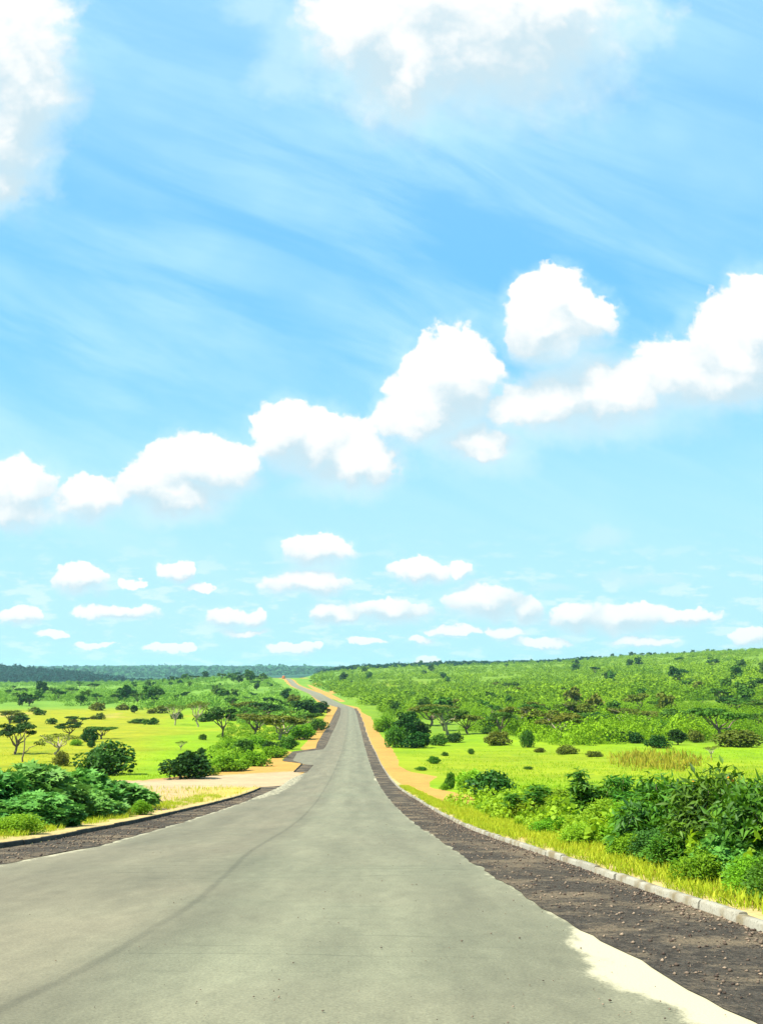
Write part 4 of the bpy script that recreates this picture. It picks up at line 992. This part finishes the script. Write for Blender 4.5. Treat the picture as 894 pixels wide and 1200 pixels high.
# ------------------------------------------------------------------ truck on the far crest
def truck():
    x0, y0 = -115.6, 1170.0
    e = bpy.data.objects.new('truck', None); COL.objects.link(e); z0 = float(z_road(y0))
    e.location = (x0, y0, z0); e.rotation_euler = (0, 0, R(-8)); e.scale = (.95, .95, .95)
    e['label'] = 'tiny orange truck coming over the far crest of the road'; e['category'] = 'truck'
    red = flat_mat('truck_orange', (.62,.16,.03), .4, .5, .05); dk = flat_mat('truck_dark', (.02,.02,.02), .6, .3, .1); wh = flat_mat('truck_white', (.75,.72,.66), .5, .4, .05)
    gl = flat_mat('truck_glass', (.03,.04,.05), .1, .8, .05)
    def prt(nm, fn, mat, par):
        g = Geo(); fn(g); o = link(nm, g.mesh('truck_' + nm, mat), par)
        if len(o.data.vertices) < 200:
            b = o.modifiers.new('b', 'BEVEL'); b.width = .04; b.segments = 2
        return o
    prt('chassis', lambda g: (box(g, (0, 3.2, .75), (.9, 7.6, .25)), box(g, (0, -.75, .6), (2.3, .25, .35))), dk, e)
    cab = prt('cab', lambda g: (box(g, (0, .3, 1.35), (2.4, 1.9, 1.1)), box(g, (0, .45, 2.25), (2.3, 1.6, .9))), red, e)
    prt('windscreen', lambda g: box(g, (0, -.37, 2.25), (2.0, .06, .7)), gl, cab)
    for s in (-1, 1): prt('headlight', lambda g: box(g, (s * .85, -.67, 1.0), (.35, .06, .2)), wh, cab)
    prt('cargo_box', lambda g: box(g, (0, 4.3, 2.25), (2.5, 5.6, 2.6)), red, e)
    def wheel(g, x, y):
        P = [(x - .16, y, .5), (x - .12, y, .5), (x + .12, y, .5), (x + .16, y, .5)]; tube(g, P, [.42, .5, .5, .42], 16)
        tube(g, [(x - .15, y, .5), (x - .149, y, .5)], [.42, .001], 16); tube(g, [(x + .149, y, .5), (x + .15, y, .5)], [.001, .42], 16)
    for yy in (.3, 4.6, 5.8):
        for s in (-1, 1): prt('wheel', lambda g: wheel(g, s * 1.0, yy), dk, e)
truck()

# ------------------------------------------------------------------ air
HZ = True
if HZ:
    me = bpy.data.meshes.new('haze'); bm = bmesh.new(); bmesh.ops.create_cube(bm, size=1.0); bm.to_mesh(me); bm.free()
    zlo, zhi = float(ZZ.min()) - 1, float(ZZ.max()) + 45
    o = link('haze', me, kind='stuff', label='thin pale blue haze over the far ridges', category='haze')
    ymax, xmax = 22200.0, 3.25 * 22000
    o.scale = (2 * xmax, ymax + 100, zhi - zlo); o.location = (0, (ymax - 100) / 2, (zlo + zhi) / 2)
    m, nt = new_mat('haze_air'); t = NT(nt)
    pv = t.n('ShaderNodeVolumePrincipled', {'Color': (.50, .90, .92, 1), 'Density': 6.0e-5, 'Anisotropy': .2})
    t.n('ShaderNodeOutputMaterial', {'Volume': pv.outputs[0]}); me.materials.append(m)

# ------------------------------------------------------------------ sky
SUN_EL, SUN_AZ = R(56), math.atan2(-.85, -.42)      # azimuth measured from +Y towards +X
sd = Vector((math.sin(SUN_AZ) * math.cos(SUN_EL), math.cos(SUN_AZ) * math.cos(SUN_EL), math.sin(SUN_EL)))
world = bpy.data.worlds.new('World'); scene.world = world; world.use_nodes = True
nt = world.node_tree; nt.nodes.clear(); t = NT(nt)
sky = t.n('ShaderNodeTexSky', sky_type='NISHITA', sun_disc=False, sun_elevation=SUN_EL, sun_rotation=SUN_AZ, air_density=1.0, dust_density=.4, ozone_density=2.0, altitude=1300)
gen = t.n('ShaderNodeTexCoord').outputs['Generated']
sep = t.n('ShaderNodeSeparateXYZ', {0: gen})
yv = t.math('MAXIMUM', sep.outputs[1], .02)
pu = t.math('DIVIDE', sep.outputs[0], yv); pw_ = t.math('DIVIDE', sep.outputs[2], yv)
P0 = t.n('ShaderNodeCombineXYZ', {0: pu, 1: pw_, 2: 0.0}).outputs[0]
elev = t.ramp(pw_, .02, .42)
def S2(u, v, rx, ry):
    a = float(t_of(u, v)); b = float(m_of(v)); sx = abs(float(t_of(u + rx, v)) - a); sy = abs(float(m_of(v + ry)) - b); return a, b, sx, sy
WHITE = [(8,60,58,72),(32,112,46,38),(8,170,48,58),(2,228,24,18),
  (560,6,150,66),(478,62,52,66),(430,25,62,60),(640,-4,74,50),(540,50,90,40),(560,38,135,84),(474,84,66,56),(20,95,56,95),
  (642,345,38,34),(652,388,44,28),(682,366,24,22),(630,370,28,30),
  (528,432,46,38),(500,470,46,34),(545,460,32,30),(562,518,40,18),(478,490,34,24),
  (650,464,58,30),(715,458,62,34),(790,432,52,40),(862,412,60,50),(900,378,46,44),(842,448,68,30),(610,475,40,20),
  (336,505,30,32),(372,520,40,32),(410,540,44,30),(442,548,26,20),
  (225,545,50,28),(262,548,36,28),(185,566,42,26),(210,580,52,22),(103,584,36,24),(22,572,42,34),(12,598,50,20),
  (368,644,34,16),(362,681,42,13),(97,678,27,14),(28,722,21,9),(140,718,38,8),(208,668,16,10),(237,689,13,5),(155,684,11,5),
  (264,725,24,10),(299,723,12,10),(288,741,22,4),(492,668,30,12),(540,667,14,9),(455,715,46,13),(400,720,28,9),(380,714,14,8),
  (568,706,42,16),(618,714,18,14),(672,726,28,14),(730,724,44,16),(795,722,34,8),(592,741,18,7),(530,740,30,5),(880,748,22,9),(490,750,14,5),(500,775,12,6),
  (60,745,16,4),(115,754,20,4),(345,758,26,5),(200,760,26,4),(640,752,30,5),(760,752,34,5),(430,752,20,4)]
GREY = [(705,628,36,12),(750,679,60,9),(885,653,14,4),(640,690,30,5),(565,540,60,22),(520,500,80,30),(350,45,60,60),(335,95,44,30),(300,10,40,30),(720,20,60,50),(700,500,150,22),(400,575,70,18),(200,605,70,16),(370,665,46,14)]
def chain_group(name, blobs, k):
    gt = bpy.data.node_groups.new(name, 'ShaderNodeTree')
    gt.interface.new_socket('P', in_out='INPUT', socket_type='NodeSocketVector'); gt.interface.new_socket('D', in_out='OUTPUT', socket_type='NodeSocketFloat')
    q = NT(gt); gi = gt.nodes.new('NodeGroupInput'); go = gt.nodes.new('NodeGroupOutput'); acc = None
    for b in blobs:
        a, c, sx, sy = S2(*b)
        v = q.vmath('MULTIPLY_ADD', gi.outputs[0], (1 / sx, 1 / sy, 0), (-a / sx, -c / sy, 0)).outputs[0]
        l = q.vmath('LENGTH', v).outputs['Value']
        acc = l if acc is None else q.math('SMOOTH_MIN', acc, l, k)
    gt.links.new(acc, go.inputs[0]); return gt
GW = chain_group('cloud_shapes', WHITE, .25); GG = chain_group('thin_cloud_shapes', GREY, .3)
# noise that breaks the shapes up: coarse and large high up, finer near the horizon
na = t.noise(P0, 9, 8, .60); nb_ = t.noise(P0, 38, 6, .60)
nmix = t.mix(elev, nb_.outputs['Color'], na.outputs['Color'])
off = t.vmath('SUBTRACT', nmix, (.5, .5, .5)).outputs[0]
amp = t.math('MULTIPLY_ADD', elev, .085, .028)
sc_ = t.vmath('SCALE', off); nt.links.new(amp, sc_.inputs[3])
Pw = t.vmath('MULTIPLY_ADD', sc_.outputs[0], (1, .85, 0), P0).outputs[0]
def grp(g_, vec):
    nd = nt.nodes.new('ShaderNodeGroup'); nd.node_tree = g_; nt.links.new(vec, nd.inputs[0]); return nd.outputs[0]
# rounded billows (cells of a warped pattern) plus fine fraying
bil = t.n('ShaderNodeTexVoronoi', {'Vector': Pw, 'Scale': 24, 'Smoothness': .35}, feature='SMOOTH_F1').outputs['Distance']
bil2 = t.n('ShaderNodeTexVoronoi', {'Vector': Pw, 'Scale': 70, 'Smoothness': .35}, feature='SMOOTH_F1').outputs['Distance']
nf = t.noise(P0, 60, 7, .66).outputs[0]; ns = t.noise(P0, 16, 5, .6).outputs[0]
billow = t.math('ADD', t.math('MULTIPLY_ADD', bil, .60, -.24), t.math('MULTIPLY_ADD', bil2, .30, -.12))
fr = t.math('ADD', billow, t.math('MULTIPLY_ADD', nf, .50, -.27))
D1 = grp(GW, Pw)
# the same shapes looked up a little towards the light: how deep a spot lies below its sunlit edge
shift = t.n('ShaderNodeCombineXYZ', {0: t.math('MULTIPLY_ADD', elev, -.010, -.003), 1: t.math('MULTIPLY_ADD', elev, .046, .008), 2: 0.0}).outputs[0]
D2 = grp(GW, t.vmath('ADD', Pw, shift).outputs[0])
low = t.math('SUBTRACT', D1, D2)                       # >0 near the underside
soft_ = t.ramp(low, -.35, .45)
topsoft = t.ramp(pw_, .44, .56)
edge = t.math('MINIMUM', t.math('MULTIPLY_ADD', topsoft, .30, t.math('MULTIPLY_ADD', soft_, .75, .14)), .85)
D1n = t.math('MULTIPLY_ADD', fr, t.math('MULTIPLY_ADD', soft_, -.45, 1.0), D1)
alpha = t.math('SUBTRACT', 1, t.ramp(D1n, t.math('SUBTRACT', 1.32, edge), t.math('ADD', 1.34, t.math('MULTIPLY', edge, .55))))
# thin veil round and below the clouds
D4 = t.math('MULTIPLY_ADD', t.math('SUBTRACT', ns, .5), 1.6, D1)
veil = t.math('MULTIPLY', t.math('SUBTRACT', 1, t.ramp(D4, .85, 1.75)), .50)
D3 = t.math('MULTIPLY_ADD', t.math('SUBTRACT', ns, .5), 1.4, grp(GG, Pw))
galpha = t.math('MULTIPLY', t.math('SUBTRACT', 1, t.ramp(D3, .30, 1.35)), .60)
# long thin streaks of high cloud, running down to the right
rot = t.n('ShaderNodeVectorRotate', {'Vector': P0, 'Angle': R(24)}, rotation_type='Z_AXIS').outputs[0]
st = t.noise(t.vmath('MULTIPLY', rot, (1.0, 5.0, 1)).outputs[0], 2.4, 7, .58, .5).outputs[0]
st2 = t.noise(P0, 2.6, 4, .55).outputs[0]
cir = t.math('MULTIPLY', t.ramp(st, .34, .68), t.math('MULTIPLY_ADD', t.ramp(st2, .30, .60), .70, .25))
hi = t.math('MULTIPLY', t.ramp(pw_, .40, .75), .40)
# small distant puffs above the horizon
hb = t.noise(t.vmath('MULTIPLY', P0, (1, 3.2, 1)).outputs[0], 24, 6, .62).outputs[0]
hbm = t.math('MULTIPLY', t.ramp(hb, .50, .62), t.math('MULTIPLY', t.math('SUBTRACT', 1, t.ramp(pw_, .07, .16)), .75))
hz = t.math('SUBTRACT', 1, t.ramp(pw_, .02, .42))
SKY = t.n('ShaderNodeHueSaturation', {'Color': sky.outputs[0], 'Saturation': 1.15, 'Hue': .485}).outputs[0]
SKY = t.mix(1.0, SKY, (1.2, 1.4, 1.35), 'MULTIPLY')
c = t.mix(.70, SKY, (1.22, 3.62, 5.9))
c = t.mix(t.math('MULTIPLY', hz, .95), c, (2.9, 4.85, 5.35))
c = t.mix(hi, c, (2.6, 4.45, 5.8))
c = t.mix(t.math('MULTIPLY', cir, .70), c, (3.1, 5.0, 6.0))
c = t.mix(t.math('MULTIPLY', hbm, .7), c, (4.8, 5.6, 5.75))
c = t.mix(galpha, c, (3.5, 5.0, 5.6))
c = t.mix(veil, c, (3.7, 5.3, 5.8))
sh = t.math('ADD', t.math('ADD', low, t.math('MULTIPLY', fr, 1.1)), t.math('MULTIPLY_ADD', ns, 1.7, -.85))
lit = t.mix(t.ramp(sh, -.75, .60), (5.75, 5.75, 5.65), (3.45, 4.40, 4.90))
c = t.mix(alpha, c, lit)
bg = t.n('ShaderNodeBackground', {'Color': c, 'Strength': .07})
t.n('ShaderNodeOutputWorld', {'Surface': bg.outputs[0]})
world.cycles.sampling_method = 'MANUAL'; world.cycles.sample_map_resolution = 512

sl = bpy.data.lights.new('sun', 'SUN'); sl.energy = 4.6; sl.angle = R(.5); sl.color = (1, .95, .86)
so = bpy.data.objects.new('sun', sl); COL.objects.link(so); so.rotation_euler = sd.to_track_quat('Z', 'Y').to_euler(); so.location = (0, 0, 60)

# ------------------------------------------------------------------ camera and render
cam = bpy.data.cameras.new('camera'); co_ = bpy.data.objects.new('camera', cam); COL.objects.link(co_)
cam.sensor_fit = 'VERTICAL'; cam.sensor_height = 36; cam.lens = 36 * FPX / 1200.0; cam.clip_end = 60000; cam.clip_start = .05
co_.location = (0, 0, 0); co_.rotation_euler = (R(90) + TH, 0, 0)
scene.camera = co_
scene.view_settings.view_transform = 'Standard'; scene.view_settings.look = 'None'; scene.view_settings.gamma = 1
scene.view_settings.exposure = 1.4
scene.render.engine = 'CYCLES'
cy = scene.cycles
cy.max_bounces = 5; cy.diffuse_bounces = 3; cy.glossy_bounces = 2; cy.transmission_bounces = 3; cy.volume_bounces = 0; cy.transparent_max_bounces = 6
cy.use_denoising = True
try: cy.denoiser = 'OPENIMAGEDENOISE'
except Exception: pass
cy.caustics_reflective = False; cy.caustics_refractive = False
